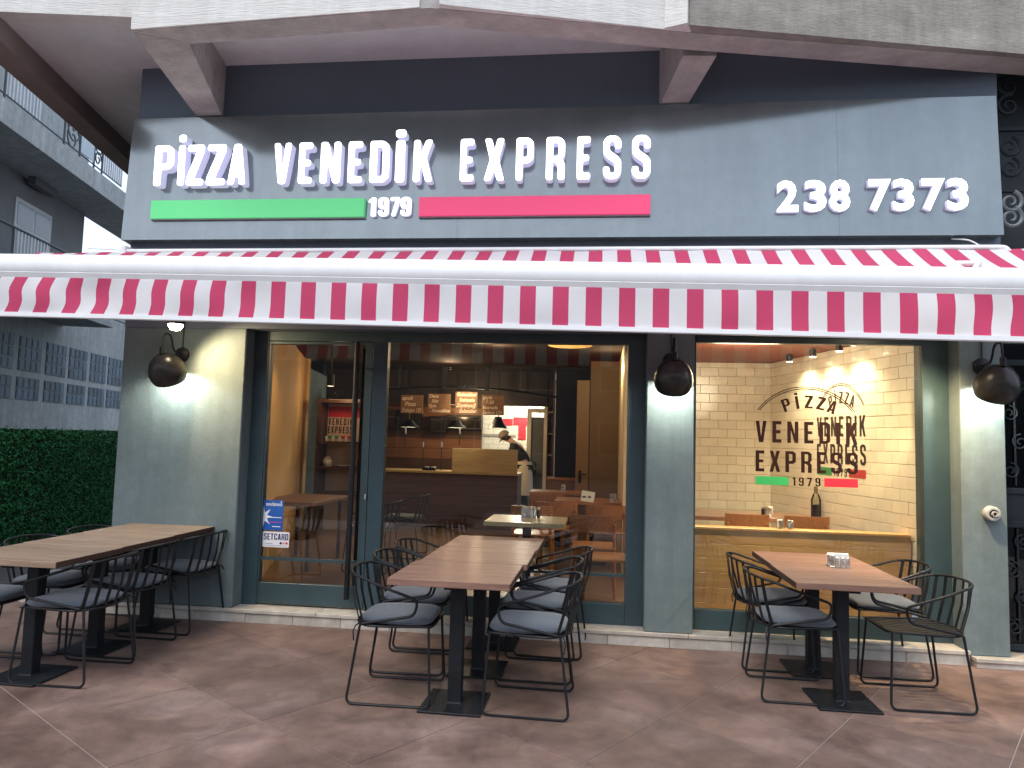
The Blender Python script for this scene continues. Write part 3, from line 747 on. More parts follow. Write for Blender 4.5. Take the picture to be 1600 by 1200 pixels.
# ================================================================== WALL LAMPS
def make_wall_lamp():
    t = thing('wall_lamp', '', 'wall lamp')
    pl = MB(); pl.lathe([(0, 0), (.052, 0), (.055, .006), (.052, .020), (.044, .026), (0, .027)], 20, Matrix.Rotation(PI / 2, 4, 'X'))
    build(pl, 'back_plate', BLACK, t, 40, local=True)
    ar = MB(); ar.tube(fillet([(0, -.02, 0), (0, -.12, 0.01), (0, -.165, .125), (0, -.245, .125), (0, -.255, .0)], .04, 5), 0.0075, 8)
    ar.lathe([(.018, 0), (.018, .05), (.012, .055), (0, .056)], 12, Matrix.Translation((0, -.257, -.025)))
    build(ar, 'arm', BLACK, t, 40, local=True)
    tilt = Matrix.Translation((0, -.255, -.022)) @ Matrix.Rotation(math.radians(32), 4, 'X')
    # egg shaped shade; opening looks down and back to the wall
    outer = [(0.001, 0), (.030, -.004), (.066, -.022), (.098, -.055), (.120, -.100), (.127, -.145), (.120, -.185), (.108, -.212)]
    inner = [(r - .004, z - .003) for r, z in outer[::-1]]; inner[0] = (.104, -.212); inner[-1] = (0.001, -.006)
    sh = MB(); sh.lathe(outer, 28, tilt); so = build(sh, 'lamp_shade', LAMPM, t, 60, local=True)
    si = MB(); si.lathe([(.108, -.212)] + inner, 28, tilt); build(si, 'shade_lining', LAMPIN, so, 60, local=True)
    bl = MB(); bl.lathe([(0, -.07), (.012, -.075), (.022, -.10), (.028, -.125), (.02, -.15), (0, -.158)], 12, tilt)
    build(bl, 'bulb', emit('lamp_bulb', (1.0, 0.96, 0.80), 12.0), t, 60, local=True)
    co = MB(); co.tube([(0.0, -.010, .05), (0.002, -.010, .30)], 0.005, 6); build(co, 'cord', BLACK, t, local=True)
    return t, tilt
lamp, ltilt = make_wall_lamp()
LP = [(-3.403, 2.128, 'black dome wall lamp on the left pier beside the door'),
      (0.537, 2.135, 'black dome wall lamp on the pillar between the two windows'),
      (2.737, 2.125, 'black dome wall lamp on the right pier above the pipe stub')]
for k, (x, z, lb) in enumerate(LP):
    o = lamp if k == 0 else copy_tree(lamp)
    o.location = (x, 0, z - .012); o.scale = (1.12, 1.12, 1.12); o['label'] = lb; o['group'] = 'black wall lamps on the piers'
    for c in o.children:
        pass
bpy.context.view_layer.update()
for x, z, _ in LP:
    p = (ltilt @ Vector((0, 0, -.175))) * 1.12
    lo = point_light('lamp_light', (x + p.x, p.y, z + p.z), 12.0, (1.0, 0.97, 0.84), 0.03)
# bright bulbs behind the valance (floodlights on the piers)
for x, y, z, lb in ((-3.235, -0.40, 2.305, 'small bright spotlight glaring under the awning above the left lamp'),
                    (2.15, -0.50, 2.42, 'small bright spotlight tucked under the awning in front of the tile room window')):
    t = thing('spotlight', lb, 'spotlight', (x, y, z), 'spotlights under the awning')
    b_ = MB(); b_.lathe([(0, -.05), (.035, -.042), (.055, -.008), (.055, .0)], 16, Matrix.Translation((x, y, z)))
    build(b_, 'bulb', emit('spot_bulb', (1.0, 0.85, 0.58), 30.0), t, 60)
    b_ = MB(); b_.lathe([(.056, -.002), (.060, .0), (.06, .05), (.03, .08), (0, .082)], 16, Matrix.Translation((x, y, z)))
    b_.tube([(x, y, z + .08), (x, y + .1, z + .14), (x, -.005, z + .16)], 0.008, 6)
    build(b_, 'housing', BLACK, t, 50)
    spot_light('flood_light', (x, y + .02, z - .08), (x + (.50 if x < 0 else -.15), .15 if x < 0 else .6, 1.75 if x < 0 else .25), 42.0 if x < 0 else 130.0, (1.0, 0.72, 0.40), 110, .7, .05)

# ================================================================== TERRACE FURNITURE
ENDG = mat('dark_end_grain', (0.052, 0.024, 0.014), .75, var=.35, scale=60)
def make_table(width, depth, m, name, h=0.735):
    t = thing(name, '', 'table')
    n = 6; pd = depth / n
    for k in range(n):
        p = MB(); p.box(-width / 2, width / 2, -depth / 2 + k * pd + .0008, -depth / 2 + (k + 1) * pd - .0008, h - .036, h - random.uniform(0, .0008), c=.0018)
        pk = build(p, 'plank', m, t, local=True)
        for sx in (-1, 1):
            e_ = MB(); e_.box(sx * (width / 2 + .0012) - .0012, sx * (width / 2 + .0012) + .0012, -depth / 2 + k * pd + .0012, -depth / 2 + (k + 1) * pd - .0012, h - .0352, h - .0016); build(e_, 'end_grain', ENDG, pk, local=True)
    u = MB(); u.box(-width / 2 + .05, width / 2 - .05, -.03, .03, h - .052, h - .0365); u.box(-.03, .03, -depth / 2 + .05, depth / 2 - .05, h - .056, h - .0375)
    build(u, 'top_bracket', IRON, t, local=True)
    c = MB(); c.box(-.038, .038, -.038, .038, .012, h - .05, c=.004); build(c, 'column', IRON, t, local=True)
    b = MB(); b.box(-.175, .175, -.185, .185, .003, .014, c=.003); b.lathe([(.06, .014), (.055, .022), (0, .022)], 4, Matrix.Rotation(PI / 4, 4, 'Z'))
    build(b, 'base_plate', IRON, t, local=True)
    return t
def make_chair():
    t = thing('terrace_chair', '', 'chair')
    R = 0.0075
    for s in (-1, 1):
        lg = MB()
        pts = fillet([(-.205, s * .205, .432), (-.262, s * .235, .0078), (.212, s * .235, .0078), (.185, s * .195, .432)], .045, 5)
        lg.tube(pts, R, 7); build(lg, 'leg_frame', BLACK, t, 40, local=True)
    sf = MB()
    loop = []
    for k in range(12):      # rounded rear
        a = math.radians(90 + k * 180 / 11); loop.append((-.13 + .13 * math.cos(a), .222 * math.sin(a), .430))
    loop = [(.205, .185, .430)] + loop + [(.205, -.185, .430)]
    sf.tube(fillet(loop, .05, 3, True), .007, 6, True); build(sf, 'seat_frame', BLACK, t, 40, local=True)
    sp = MB()
    for k in range(9):
        y = -.185 + k * .04625; xr = -.13 - .13 * math.sqrt(max(0, 1 - (y / .222) ** 2))
        sp.flatbar([(xr, y, .428), (xr * .4, y, .420), (.203, y, .429)], (0, 1, 0), .036, .003)
    build(sp, 'seat_slats', BLACK, t, local=True)
    # arm rail
    half = [(-.19, .215, .440), (.115, .262, .505), (.135, .264, .590), (-.10, .258, .665), (-.20, .235, .700)]
    arc = []
    for k in range(1, 10):
        a = math.radians(90 + k * 18); arc.append((-.205 + .105 * math.cos(a), .235 * math.sin(a), .700 + .022 * math.sin(math.radians(k * 18))))
    path = half + arc + [(x, -y, z) for x, y, z in half[::-1]]
    rl = MB(); rl.tube(fillet(path, .035, 4), .0082, 8); build(rl, 'arm_rail', BLACK, t, 40, local=True)
    for k in range(7):
        a = math.radians(90 + 27 + k * 21)
        top = Vector((-.205 + .105 * math.cos(a), .235 * math.sin(a), .712)); bot = Vector((-.13 + .128 * math.cos(a), .220 * math.sin(a), .432))
        tang = Vector((-.105 * math.sin(a), .235 * math.cos(a), 0)).normalized()
        mid = (top + bot) / 2 + Vector((-.012 * -math.cos(a), 0, 0))
        sl_ = MB(); sl_.flatbar([bot, mid, top], tang, .021, .004); build(sl_, 'slat', BLACK, t, local=True)
    # cushion: puffy rounded square
    cu = MB(); n = 28; rings = [(.80, .0), (.95, .006), (1.0, .018), (.985, .030), (.90, .040), (.62, .0455), (.3, .0465), (.02, .047)]
    vs = []
    for sc, z in rings:
        for j in range(n):
            a = 2 * PI * j / n; ca, sa = math.cos(a), math.sin(a); e = 0.42
            x = abs(ca) ** e * (1 if ca > 0 else -1); y = abs(sa) ** e * (1 if sa > 0 else -1)
            tp = 1 - .10 * (x < 0) * abs(x)
            vs.append((-.015 + x * .215 * sc, y * .215 * tp * sc, .434 + z))
    fs = [(i * n + j, i * n + (j + 1) % n, (i + 1) * n + (j + 1) % n, (i + 1) * n + j) for i in range(len(rings) - 1) for j in range(n)]
    fs += [tuple(range(n))[::-1], tuple(range((len(rings) - 1) * n, len(rings) * n))]
    cu.add(vs, fs); co = build(cu, 'cushion', CUSH, t, 60, local=True)
    for s in (-1, 1):
        ti = MB(); ti.tube([(-.20, s * .19, .445), (-.225, s * .222, .430), (-.235, s * .235, .40), (-.228, s * .238, .352)], .004, 5); build(ti, 'tie', BLACK, co, local=True)
    return t
TC = make_table(.665, .610, TABLEW, 'terrace_table')
TL = make_table(.700, .585, TABLEL, 'terrace_table')
CH = make_chair()
used = {}
def place(proto, x, y, rz, label, group, z=0.0):
    o = copy_tree(proto) if used.get(proto.name) else proto
    used[proto.name] = True
    o.location = (x, y, z); o.rotation_euler = (0, 0, rz); o['label'] = label; o['group'] = group
    return o
GT = 'dark wood terrace tables'; GC = 'black wire armchairs on the terrace'
for k, (x, y, lb) in enumerate(((-.775, -1.425, 'brown wooden table nearest the camera in the middle row of three'),
                               (-.748, -.800, 'brown wooden table between two others in the middle row'),
                               (-.735, -.180, 'brown wooden table pushed against the wide window, end of the middle row'))):
    place(TC, x, y, random.uniform(-.012, .012), lb, GT)
for x, y, lb in ((1.455, -.955, 'brown wooden terrace table on the right, its front half'),
                 (1.462, -.346, 'brown wooden table under the window decal, carrying the napkin holder')):
    place(TC, x, y, .0, lb, GT)
for x, y, lb in ((-3.365, -1.465, 'pale worn table at the front of the left row, beside the hedge'),
                 (-3.378, -.875, 'pale worn table in the middle of the left row'),
                 (-3.392, -.288, 'pale worn table touching the grey left pier')):
    place(TL, x, y, random.uniform(-.01, .01), lb, GT)
chairs = [
 (-1.115, -1.315, 0.03, 'black wire chair at the front left of the middle tables, cushion tie hanging loose'),
 (-1.155, -.760, 0.02, 'second wire chair from the front on the left of the middle tables'),
 (-1.165, -.215, 0.04, 'wire chair left of the middle tables, nearest the door'),
 (-.385, -1.345, PI - .02, 'black wire chair at the front right of the middle tables, grey cushion in view'),
 (-.395, -.755, PI, 'second wire chair from the front on the right of the middle tables'),
 (-.335, -.225, PI - .05, 'wire chair right of the middle tables, nearest the wide window'),
 (1.235, -.825, 0.0, 'black wire chair at the front left of the right-hand table, cushion corner in view'),
 (1.235, -.215, 0.02, 'wire chair left of the right-hand table, next to the pillar'),
 (1.930, -.215, PI, 'wire chair behind the right-hand table, nearest the right pier'),
 (-3.165, -1.385, PI + .02, 'wire chair with pale blue cushion at the front of the left row, aisle side'),
 (-3.215, -.835, PI, 'wire chair on the aisle side at the middle of the left row'),
 (-3.185, -.225, PI - .03, 'wire chair on the aisle side of the left row, against the grey pier'),
 (-3.73, -1.42, 0.0, 'wire chair on the hedge side at the front of the left row'),
 (-3.70, -.86, 0.03, 'wire chair on the hedge side at the middle of the left row'),
 (-3.70, -.27, 0.0, 'wire chair on the hedge side of the left row, nearest the pier'),
]
for x, y, rz, lb in chairs: place(CH, x, y, rz, lb, GC)
# the one chair without a cushion
nc = copy_tree(CH); nc.location = (1.905, -.815, 0); nc.rotation_euler = (0, 0, PI + .02)
nc['label'] = 'bare black wire chair without a cushion, slatted seat, front right of right-hand table'; nc['group'] = GC
for c in list(nc.children):
    if c.name.startswith('cushion'):
        for d in list(c.children): bpy.data.objects.remove(d)
        bpy.data.objects.remove(c)

# napkin holder and shakers
def napkin_set(x, y, z, label, w_=0.13, group=None, s=1.0, rz=0.0):
    t = thing('napkin_holder', label, 'napkin holder', (x, y, z), group, rz)
    a = MB(); a.box(-w_ / 2, w_ / 2, -.035, .035, 0, .006, c=.002); build(a, 'tray', STEEL, t, local=True)
    a = MB(); a.box(-w_ / 2 + .004, w_ / 2 - .004, .012, .030, .006, .082 * s, c=.003); build(a, 'napkins', PAPER, t, local=True)
    a = MB(); a.box(-w_ / 2, -w_ / 2 + .045, .004, .009, .006, .072 * s, c=.002); a.box(w_ / 2 - .045, w_ / 2, .033, .037, .006, .072 * s, c=.002); build(a, 'clip', STEEL, t, local=True)
    return t
def shaker(x, y, z, label, r=.017, h=.075, m=None, group='shakers on the tables'):
    t = thing('shaker', label, 'shaker', (x, y, z), group)
    a = MB(); a.lathe([(0, 0), (r, 0), (r, h * .72), (r * .8, h * .75)], 14); build(a, 'body', m or STEEL, t, 50, local=True)
    a = MB(); a.lathe([(r * .82, h * .74), (r * .98, h * .78), (r * .95, h * .93), (r * .5, h), (0, h)], 14); build(a, 'cap', STEEL, t, 50, local=True)
nx_, ny_ = G(1313, 886, .737)
napkin_set(nx_, ny_ + .03, .7355, 'steel napkin holder with white napkins on the right-hand terrace table', .14)
for k, (dx, lb) in enumerate(((-.028, 'left of three steel shakers on the right-hand terrace table'), (.004, 'middle of three steel shakers on the right-hand terrace table'), (.036, 'right of three steel shakers on the right-hand terrace table'))):
    shaker(nx_ + dx, ny_ - .026, .7355, lb, .0135, .068)

# ================================================================== NOTICES AND DECALS
def poster(x0, x1, z0, z1, y, m, name, label, r=0.0):
    t = thing(name, label, 'sticker', ((x0 + x1) / 2, y, z0))
    if r:
        pl = rounded([(x0, z0), (x1, z0), (x1, z1), (x0, z1)], r)
        me = curve_mesh('sheet', [pl], .0012); xform(me, Matrix.Translation((0, y, 0)) @ UPRIGHT); xform(me, Matrix.Translation(-origin(t)))
        link('sheet', me, m, t)
    else:
        b_ = MB(); b_.box(x0, x1, y - .0006, y + .0006, z0, z1); build(b_, 'sheet', m, t)
    return t
def flat_glyphs(t, txt, x0, x1, z0, h, y, m, gap=.14, depth=.0008, name='letter', Mx=None, r=0.0):
    ws = [GL[c][0] for c in txt]; tot = sum(ws) + gap * (len(txt) - 1); k = (x1 - x0) / tot; x = x0
    for c, w_ in zip(txt, ws):
        me = glyph(c, w_ * k, h, depth, r); me.materials.clear(); me.materials.append(m)
        if Mx is None: xform(me, Matrix.Translation((x, y, z0)) @ UPRIGHT)
        else: xform(me, Mx @ Matrix.Translation((x, 0, z0)) @ UPRIGHT)
        xform(me, Matrix.Translation(-origin(t))); link(name, me, None, t); x += (w_ + gap) * k
YD = YG - .0315
BLUE = mat('sticker_blue', (0.012, 0.075, 0.36), 0.35, col2=(0.03, 0.16, 0.52), scale=3)
q0 = P(412, 781, YG - .006); q1 = P(441, 829, YG - .006)
st_ = poster(q0[0], q1[0], q1[1], q0[1], YG - .0045, BLUE, 'sticker', 'blue meal card sticker reading sodexo on the glass door')
WV = mat('white_vinyl', (0.80, 0.82, 0.85), 0.5)
me = text_mesh('sodexo', 0.044, .0006, .0006); xs = [v.co.x for v in me.vertices]
for v in me.vertices: v.co.x = (v.co.x - min(xs)) / (max(xs) - min(xs)) * (q1[0] - q0[0]) * .8
xform(me, Matrix.Translation((q0[0] + (q1[0] - q0[0]) * .13, YG - .0056, q0[1] - .045)) @ UPRIGHT); xform(me, Matrix.Translation(-origin(st_))); link('lettering', me, WV, st_)
ddot = MB(); ddot.lathe([(.006, 0), (.006, .0006), (0, .0006)], 10, Matrix.Translation((q1[0] - .020, YG - .0052, q0[1] - .012)) @ UPRIGHT); build(ddot, 'dot', WV, st_)
# white half star
cx, cz = q0[0] + .004, q0[1] - .135; star = []
for k in range(9):
    a = math.radians(-90 + k * 22.5); rr = .098 if k % 2 == 0 else .040
    star.append((cx + math.cos(a) * rr * (.86 if k != 4 else .80), cz + math.sin(a) * rr * .9))
me = curve_mesh('star', [star], .0006); xform(me, Matrix.Translation((0, YG - .0056, 0)) @ UPRIGHT); xform(me, Matrix.Translation(-origin(st_))); link('half_star', me, WV, st_)
bl = MB(); bl.box(q0[0] + .062, q1[0] - .012, YG - .0060, YG - .0052, q0[1] - .143, q0[1] - .137); bl.box(q0[0] + .085, q1[0] - .02, YG - .0060, YG - .0052, q1[1] + .026, q1[1] + .033)
build(bl, 'print_line', WV, st_)
bl = MB(); bl.box(q0[0] + .046, q1[0] - .008, YG - .0060, YG - .0052, q1[1] + .062, q1[1] + .068); build(bl, 'pink_line', mat('pink_vinyl', (.55, .05, .30), .5), st_)
q0 = P(411, 830, YG - .006); q1 = P(451, 856, YG - .006)
st2 = poster(q0[0], q1[0], q1[1], q0[1], YG - .0045, WV, 'sticker', 'white rounded sticker reading SETCARD on the glass door', .012)
NAVY = mat('navy_ink', (0.012, 0.012, 0.12), .5)
flat_glyphs(st2, 'SETCARD', q0[0] + .008, q1[0] - .008, q0[1] - .066, .052, YG - .0056, NAVY, .09)
for k, c in enumerate(((.01, .015, .2), (.75, .30, .18), (.55, .02, .08))):
    dd = MB(); dd.lathe([(.0105, 0), (.0105, .0006), (0, .0006)], 14, Matrix.Translation((q1[0] - .070 + k * .025, YG - .0052, q1[1] + .034)) @ UPRIGHT); build(dd, 'dot', mat('dot_ink%d' % k, c, .5, var=.02), st2)
bl = MB(); bl.box(q0[0] + .025, q0[0] + .085, YG - .0060, YG - .0052, q1[1] + .026, q1[1] + .029); bl.box(q0[0] + .012, q1[0] - .012, YG - .0060, YG - .0052, q1[1] + .012, q1[1] + .014); build(bl, 'print_line', NAVY, st2)

# logo on the window glass: local frame, x to the right, z up; 0..0.745 wide
def logo(t, Mx, wd, m, mg, mr):
    k = wd / .745
    def put(me, mm, nm):
        me.materials.clear(); me.materials.append(mm); xform(me, Matrix.Translation(-origin(t))); link(nm, me, None, t)
    flat_glyphs(t, 'VENEDIK', 0, wd, .490, .164, 0, m, .24, Mx=Mx, depth=.0008)
    flat_glyphs(t, 'EXPRESS', 0, wd, .268, .160, 0, m, .22, Mx=Mx, depth=.0008)
    for a, b, mm in ((0, .243 * k, mg), (.503 * k, wd, mr)):
        b_ = MB(); b_.box(a, b, -.0004, .0004, .168, .232); me = b_.mesh('stripe'); xform(me, Mx); put(me, mm, 'stripe')
    flat_glyphs(t, '1979', .272 * k, .475 * k, .168, .064, 0, m, .28, Mx=Mx, name='digit', depth=.0008)
    # double arc
    for rr in (0.0, .022):
        c0, c1, hgt = .015 * k + rr * .7, wd - .018 * k - rr * .7, .186 - rr * .7
        hw = (c1 - c0) / 2; R_ = (hw * hw + hgt * hgt) / (2 * hgt); a0 = math.asin(hw / R_); cxx, czz = (c0 + c1) / 2, .735 + hgt - R_
        pl = []
        for s_ in range(25): a = -a0 + 2 * a0 * s_ / 24; pl.append((cxx + math.sin(a) * (R_ + .0035), czz + math.cos(a) * (R_ + .0035)))
        for s_ in range(25): a = a0 - 2 * a0 * s_ / 24; pl.append((cxx + math.sin(a) * (R_ - .0035), czz + math.cos(a) * (R_ - .0035)))
        me = curve_mesh('arc', [pl], .0008); xform(me, Mx @ UPRIGHT); put(me, m, 'arc')
    ws = [.45, .16, .44, .44, .46]; R_ = .52; czz = .855 - R_ ; cxx = .385 * k
    angs = [-19.5, -9.5, 1.0, 12.0, 22.5]
    for c, w_, a in zip('PiZZA', ws, angs):
        hh = .098; me = glyph(c, w_ * hh * 1.35 * k, hh, .0008)
        for v in me.vertices: v.co.x -= w_ * hh * .67 * k
        ar = math.radians(-a)
        Mloc = Matrix.Translation((cxx + math.sin(-ar) * (R_ - hh) * k, 0, czz + math.cos(ar) * (R_ - hh))) @ Matrix.Rotation(-ar, 4, 'Y')
        xform(me, Mx @ Mloc @ UPRIGHT); put(me, m, 'letter')
ML = Matrix.Translation((1.197, YG - .0042, 1.036)); 
t = thing('window_logo', 'dark lettering PIZZA VENEDIK EXPRESS 1979 stuck on the right window glass', 'window sticker', (1.197, YG - .0042, 1.19))
logo(t, ML, .745, DECAL, VGREEN, VRED)

# pipe stub on the right pier
px_, pz_ = P(1551, 803, -.04)
pp = thing('pipe_stub', 'short grey pipe stub sticking out of the right pier', 'pipe', (px_, 0, pz_))
GREYP = mat('grey_pipe', (0.36, 0.36, 0.33), .6, var=.15, scale=20)
a = MB(); a.lathe([(.052, 0), (.055, .012), (.050, .03), (.052, .05), (.046, .058), (.034, .060), (.030, .056), (.026, .02), (0, .02)], 20, Matrix.Translation((px_, 0, pz_)) @ Matrix.Rotation(PI / 2, 4, 'X'))
build(a, 'flange', GREYP, pp, 40)
a = MB(); a.lathe([(.020, 0), (.020, .070), (.013, .070), (.013, .02)], 14, Matrix.Translation((px_ + .004, 0, pz_)) @ Matrix.Rotation(PI / 2, 4, 'X')); build(a, 'spout', GREYP, pp, 40)

# ================================================================== RIGHT HAND ENTRANCE: iron gate and grille
DARKWALL = mat('dark_entrance_wall', (0.045, 0.055, 0.062), 0.7, var=0.25, scale=2.5, bump=0.2)
def scroll(cx, cz, r, y, turns=1.4, sgn=1, a0=0.0):
    pts = []
    for k in range(22):
        q = k / 21; a = a0 + sgn * q * turns * 2 * PI; rr = r * (1 - .82 * q)
        pts.append((cx + math.cos(a) * rr, y, cz + math.sin(a) * rr))
    return pts
h = MB(); h.box(XR1, 6.0, 0.40, 0.60, 0.0, 4.575); part(h, 'entrance_wall', DARKWALL)
gt = thing('iron_gate', 'dark iron entrance gate with scrollwork beside the right pier', 'gate', (2.9, .16, .07))
GATEM = mat('gate_paint', (0.016, 0.023, 0.028), 0.65, var=.25, scale=8, spec=.2)
a = MB()
for x in (2.915, 3.46, 4.05): a.box(x - .022, x + .022, .13, .17, .072, 2.75, c=.003)
for z in (.11, .98, 1.22, 2.16, 2.42, 2.73): a.box(2.937, 4.03, .135, .165, z - .022, z + .022, c=.003)
build(a, 'gate_frame', GATEM, gt)
a = MB(); a.box(2.94, 4.03, .162, .166, .13, 2.7); build(a, 'pane', glass('smoked_glass', (.35, .40, .42)), gt)
a = MB(); a.box(2.94, 4.03, .145, .155, 1.0, 1.2); build(a, 'lock_panel', GATEM, gt)
for (z0, z1) in ((.15, .95), (1.26, 2.10)):
    for x in (3.03, 3.17, 3.31, 3.57, 3.71, 3.85):
        sc = MB(); zc = (z0 + z1) / 2
        sc.tube([(x, .148, z0), (x, .148, z1)], .007, 5)
        for k, s in enumerate((-1, 1, -1, 1)):
            sc.tube(scroll(x + s * .035, z0 + (k + .5) * (z1 - z0) / 4, .06, .145, 1.5, s, PI / 2), .006, 5)
        build(sc, 'scroll_bar', GATEM, gt, 40)
tg = thing('iron_grille', 'dark iron grille with floral scrolls above the entrance, right of the sign', 'grille', (2.95, .10, 3.0))
a = MB()
for z in (3.02, 3.45, 3.92, 4.40): a.box(2.90, 4.0, .10, .13, z - .012, z + .012)
for x in (2.915, 3.95): a.box(x - .012, x + .012, .10, .13, 3.0, 4.42)
build(a, 'grille_frame', GATEM, tg)
LEAFM = mat('pewter_scroll', (0.16, 0.185, 0.20), .5, var=.3, scale=12)
for x in (3.02, 3.22, 3.42, 3.62):
    for z, mm in ((3.24, LEAFM), (3.36, LEAFM), (3.62, GATEM), (3.78, GATEM), (4.10, GATEM), (4.25, GATEM)):
        sc = MB(); sc.tube(scroll(x, z, .085, .105, 1.5, 1 if int(z * 100) % 2 else -1, PI * .4), [.016 - .0004 * k for k in range(22)], 5)
        build(sc, 'scroll', mm, tg, 40)

# ================================================================== INTERIOR
ZF = 0.100
def struct(mb, name, m): return build(mb, name, m, kind='structure')
FLI = mat('interior_floor_tile', (0.20, 0.125, 0.085), 0.35, var=.15, scale=3, coat=.2)
h = MB(); h.prism([(-2.855, .27), (2.9, .27), (2.9, 9.8), (-5.6, 9.8), (-3.75, .43), (-2.855, .43)], ZF - .02, Matrix.Translation((0, 0, .02))); struct(h, 'interior_floor', FLI)
h = MB(); h.prism([(-3.72, .43), (.40, .43), (.40, 9.8), (-5.6, 9.8)], .08, Matrix.Translation((0, 0, 2.62))); struct(h, 'ceiling', CEIL)
h = MB(); h.box(.40, 2.75, .31, 3.1, 2.44, 2.52); struct(h, 'ceiling', REDCEIL)
# left wall (runs outward), back walls
h = MB(); q = [(-2.94, .43), (-4.35, 4.75), (-4.45, 4.72), (-3.04, .43)]
h.hexa([(a, b, ZF) for a, b in q], [(a, b, 2.62) for a, b in q]); struct(h, 'wall', WALL_IN)
h = MB(); h.box(-4.62, -4.3, 4.75, 4.85, ZF, 2.62); struct(h, 'wall', WALL_IN)
h = MB(); h.box(-5.6, -2.75, 9.5, 9.6, ZF, 2.62); struct(h, 'wall', DARKW)
# partition between the two rooms
h = MB(); h.box(.275, .395, 2.45, 4.6, ZF, 2.62); struct(h, 'wall', mat('cream_paint', (.70, .56, .36), .7, var=.04))
h = MB(); h.box(.395, 2.9, 3.12, 3.2, ZF, 2.62); struct(h, 'wall', WALL_IN)
# main room right-hand back: tan wall with door, black recess, grey door
TAN = mat('tan_wall', (0.19, 0.112, 0.052), 0.7, var=.05)
h = MB(); x0 = P(922, 650, 4.6)[0]; h.box(x0, .30, 4.6, 4.7, ZF, 2.62); struct(h, 'wall', TAN)
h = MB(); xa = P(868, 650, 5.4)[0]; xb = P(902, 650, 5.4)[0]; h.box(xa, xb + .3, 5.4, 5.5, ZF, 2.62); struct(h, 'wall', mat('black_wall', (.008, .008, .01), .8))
dt = thing('interior_door', 'tan wooden interior door with dark lever handle at the back right', 'door', (P(912, 700, 4.6)[0], 4.6, ZF))
xa, xb = P(901, 650, 4.6)[0], x0 - .01
h = MB(); h.box(xa, xb, 4.58, 4.64, ZF, 2.35, c=.004); build(h, 'door_leaf', mat('tan_door', (.26, .155, .075), .5, var=.05), dt)
hx2, hz2 = P(906, 741, 4.57); h = MB(); h.tube([(hx2, 4.58, hz2), (hx2, 4.53, hz2), (hx2 + .09, 4.53, hz2)], .011, 6); h.box(hx2 - .02, hx2 + .02, 4.57, 4.579, hz2 - .12, hz2 + .05); build(h, 'handle', BLACK, dt)
gd = thing('interior_door', 'grey door in a cream frame right of the cook', 'door', (P(840, 700, 7.0)[0], 7.0, ZF))
xa, xb = P(831, 650, 7.0)[0], P(850, 650, 7.0)[0]
h = MB(); h.box(xa, xb, 7.0, 7.05, ZF, P(840, 652, 7.0)[1], c=.004); build(h, 'door_leaf', mat('grey_door', (.10, .105, .10), .5), gd)
h = MB(); zt = P(840, 645, 7.0)[1]
h.box(xa - .075, xa - .004, 6.96, 7.06, ZF, zt); h.box(xb + .004, xb + .075, 6.96, 7.06, ZF, zt + .25); h.box(xa - .075, xb + .004, 6.96, 7.06, zt + .002, zt + .07)
build(h, 'door_frame', mat('cream_frame', (.62, .55, .42), .5), gd)
# tall shelf niche between the grey door and the black recess, low brown cupboard in front
sh = thing('tall_shelf', 'narrow dim shelf unit between the grey door and the dark doorway', 'shelf', (P(860, 700, 6.3)[0], 6.3, ZF))
xa, xb = P(855, 650, 6.3)[0], P(867, 650, 6.3)[0]
h = MB(); h.box(xa, xb, 6.5, 6.52, ZF, 2.5); h.box(xa, xa + .02, 6.3, 6.5, ZF, 2.5); h.box(xb - .03, xb, 6.28, 6.5, ZF, 2.5); build(h, 'carcass', BROWNW, sh)
for z in (.9, 1.25, 1.6, 1.95): h = MB(); h.box(xa + .021, xb - .031, 6.3, 6.5, z, z + .02); build(h, 'shelf_board', OAKT, sh)
cp = thing('low_cupboard', 'low brown cupboard under the dark doorway at the back', 'cupboard', (P(878, 750, 4.9)[0], 4.9, ZF))
xa, xb = P(854, 745, 4.9)[0], P(899, 745, 4.9)[0]
h = MB(); h.box(xa, xb, 4.9, 5.3, ZF, .93, c=.004); build(h, 'body', BROWNW, cp)
h = MB(); h.box(xa - .01, xb + .01, 4.885, 5.32, .932, .96, c=.004); build(h, 'worktop', ORANGEW, cp)

# ---- kitchen behind the counter
def brick_wall_mat():
    m, nt, b = _principled('white_kitchen_tile'); L = nt.links
    tc = N(nt, 'ShaderNodeTexCoord'); mp = N(nt, 'ShaderNodeMapping'); mp.inputs['Rotation'].default_value = (-PI / 2, 0, 0); L.new(tc.outputs['Object'], mp.inputs[0])
    bk = N(nt, 'ShaderNodeTexBrick', Scale=1.0); bk.inputs['Brick Width'].default_value = .2; bk.inputs['Row Height'].default_value = .1; bk.inputs['Mortar Size'].default_value = .004
    bk.inputs['Color1'].default_value = (.78, .75, .66, 1); bk.inputs['Color2'].default_value = (.72, .69, .60, 1); bk.inputs['Mortar'].default_value = (.4, .38, .33, 1)
    L.new(mp.outputs[0], bk.inputs[0]); L.new(bk.outputs[0], b.inputs['Base Color']); b.inputs['Roughness'].default_value = .25
    return m
KT = brick_wall_mat()
YK = 9.0
h = MB(); h.box(-2.9, .2, YK, YK + .1, ZF, 2.62); struct(h, 'wall', KT)
kl = thing('kitchen_wall_lettering', 'red band and big red letter T on the white kitchen tiles', 'wall sign', (P(805, 660, YK)[0], YK - .01, 1.9))
def pxbox(a, u0, v0, u1, v1, y, th=.01):
    p, q = P(u0, v0, y), P(u1, v1, y); a.box(p[0], q[0], y - th, y, q[1], p[1]); return a
h = MB(); pxbox(h, 779, 654, 801, 665, YK - .012); build(h, 'band', VRED, kl)
h = MB(); pxbox(h, 802.5, 652, 826, 665, YK - .012); pxbox(h, 810, 665, 821.5, 687, YK - .012); build(h, 'letter', VRED, kl)
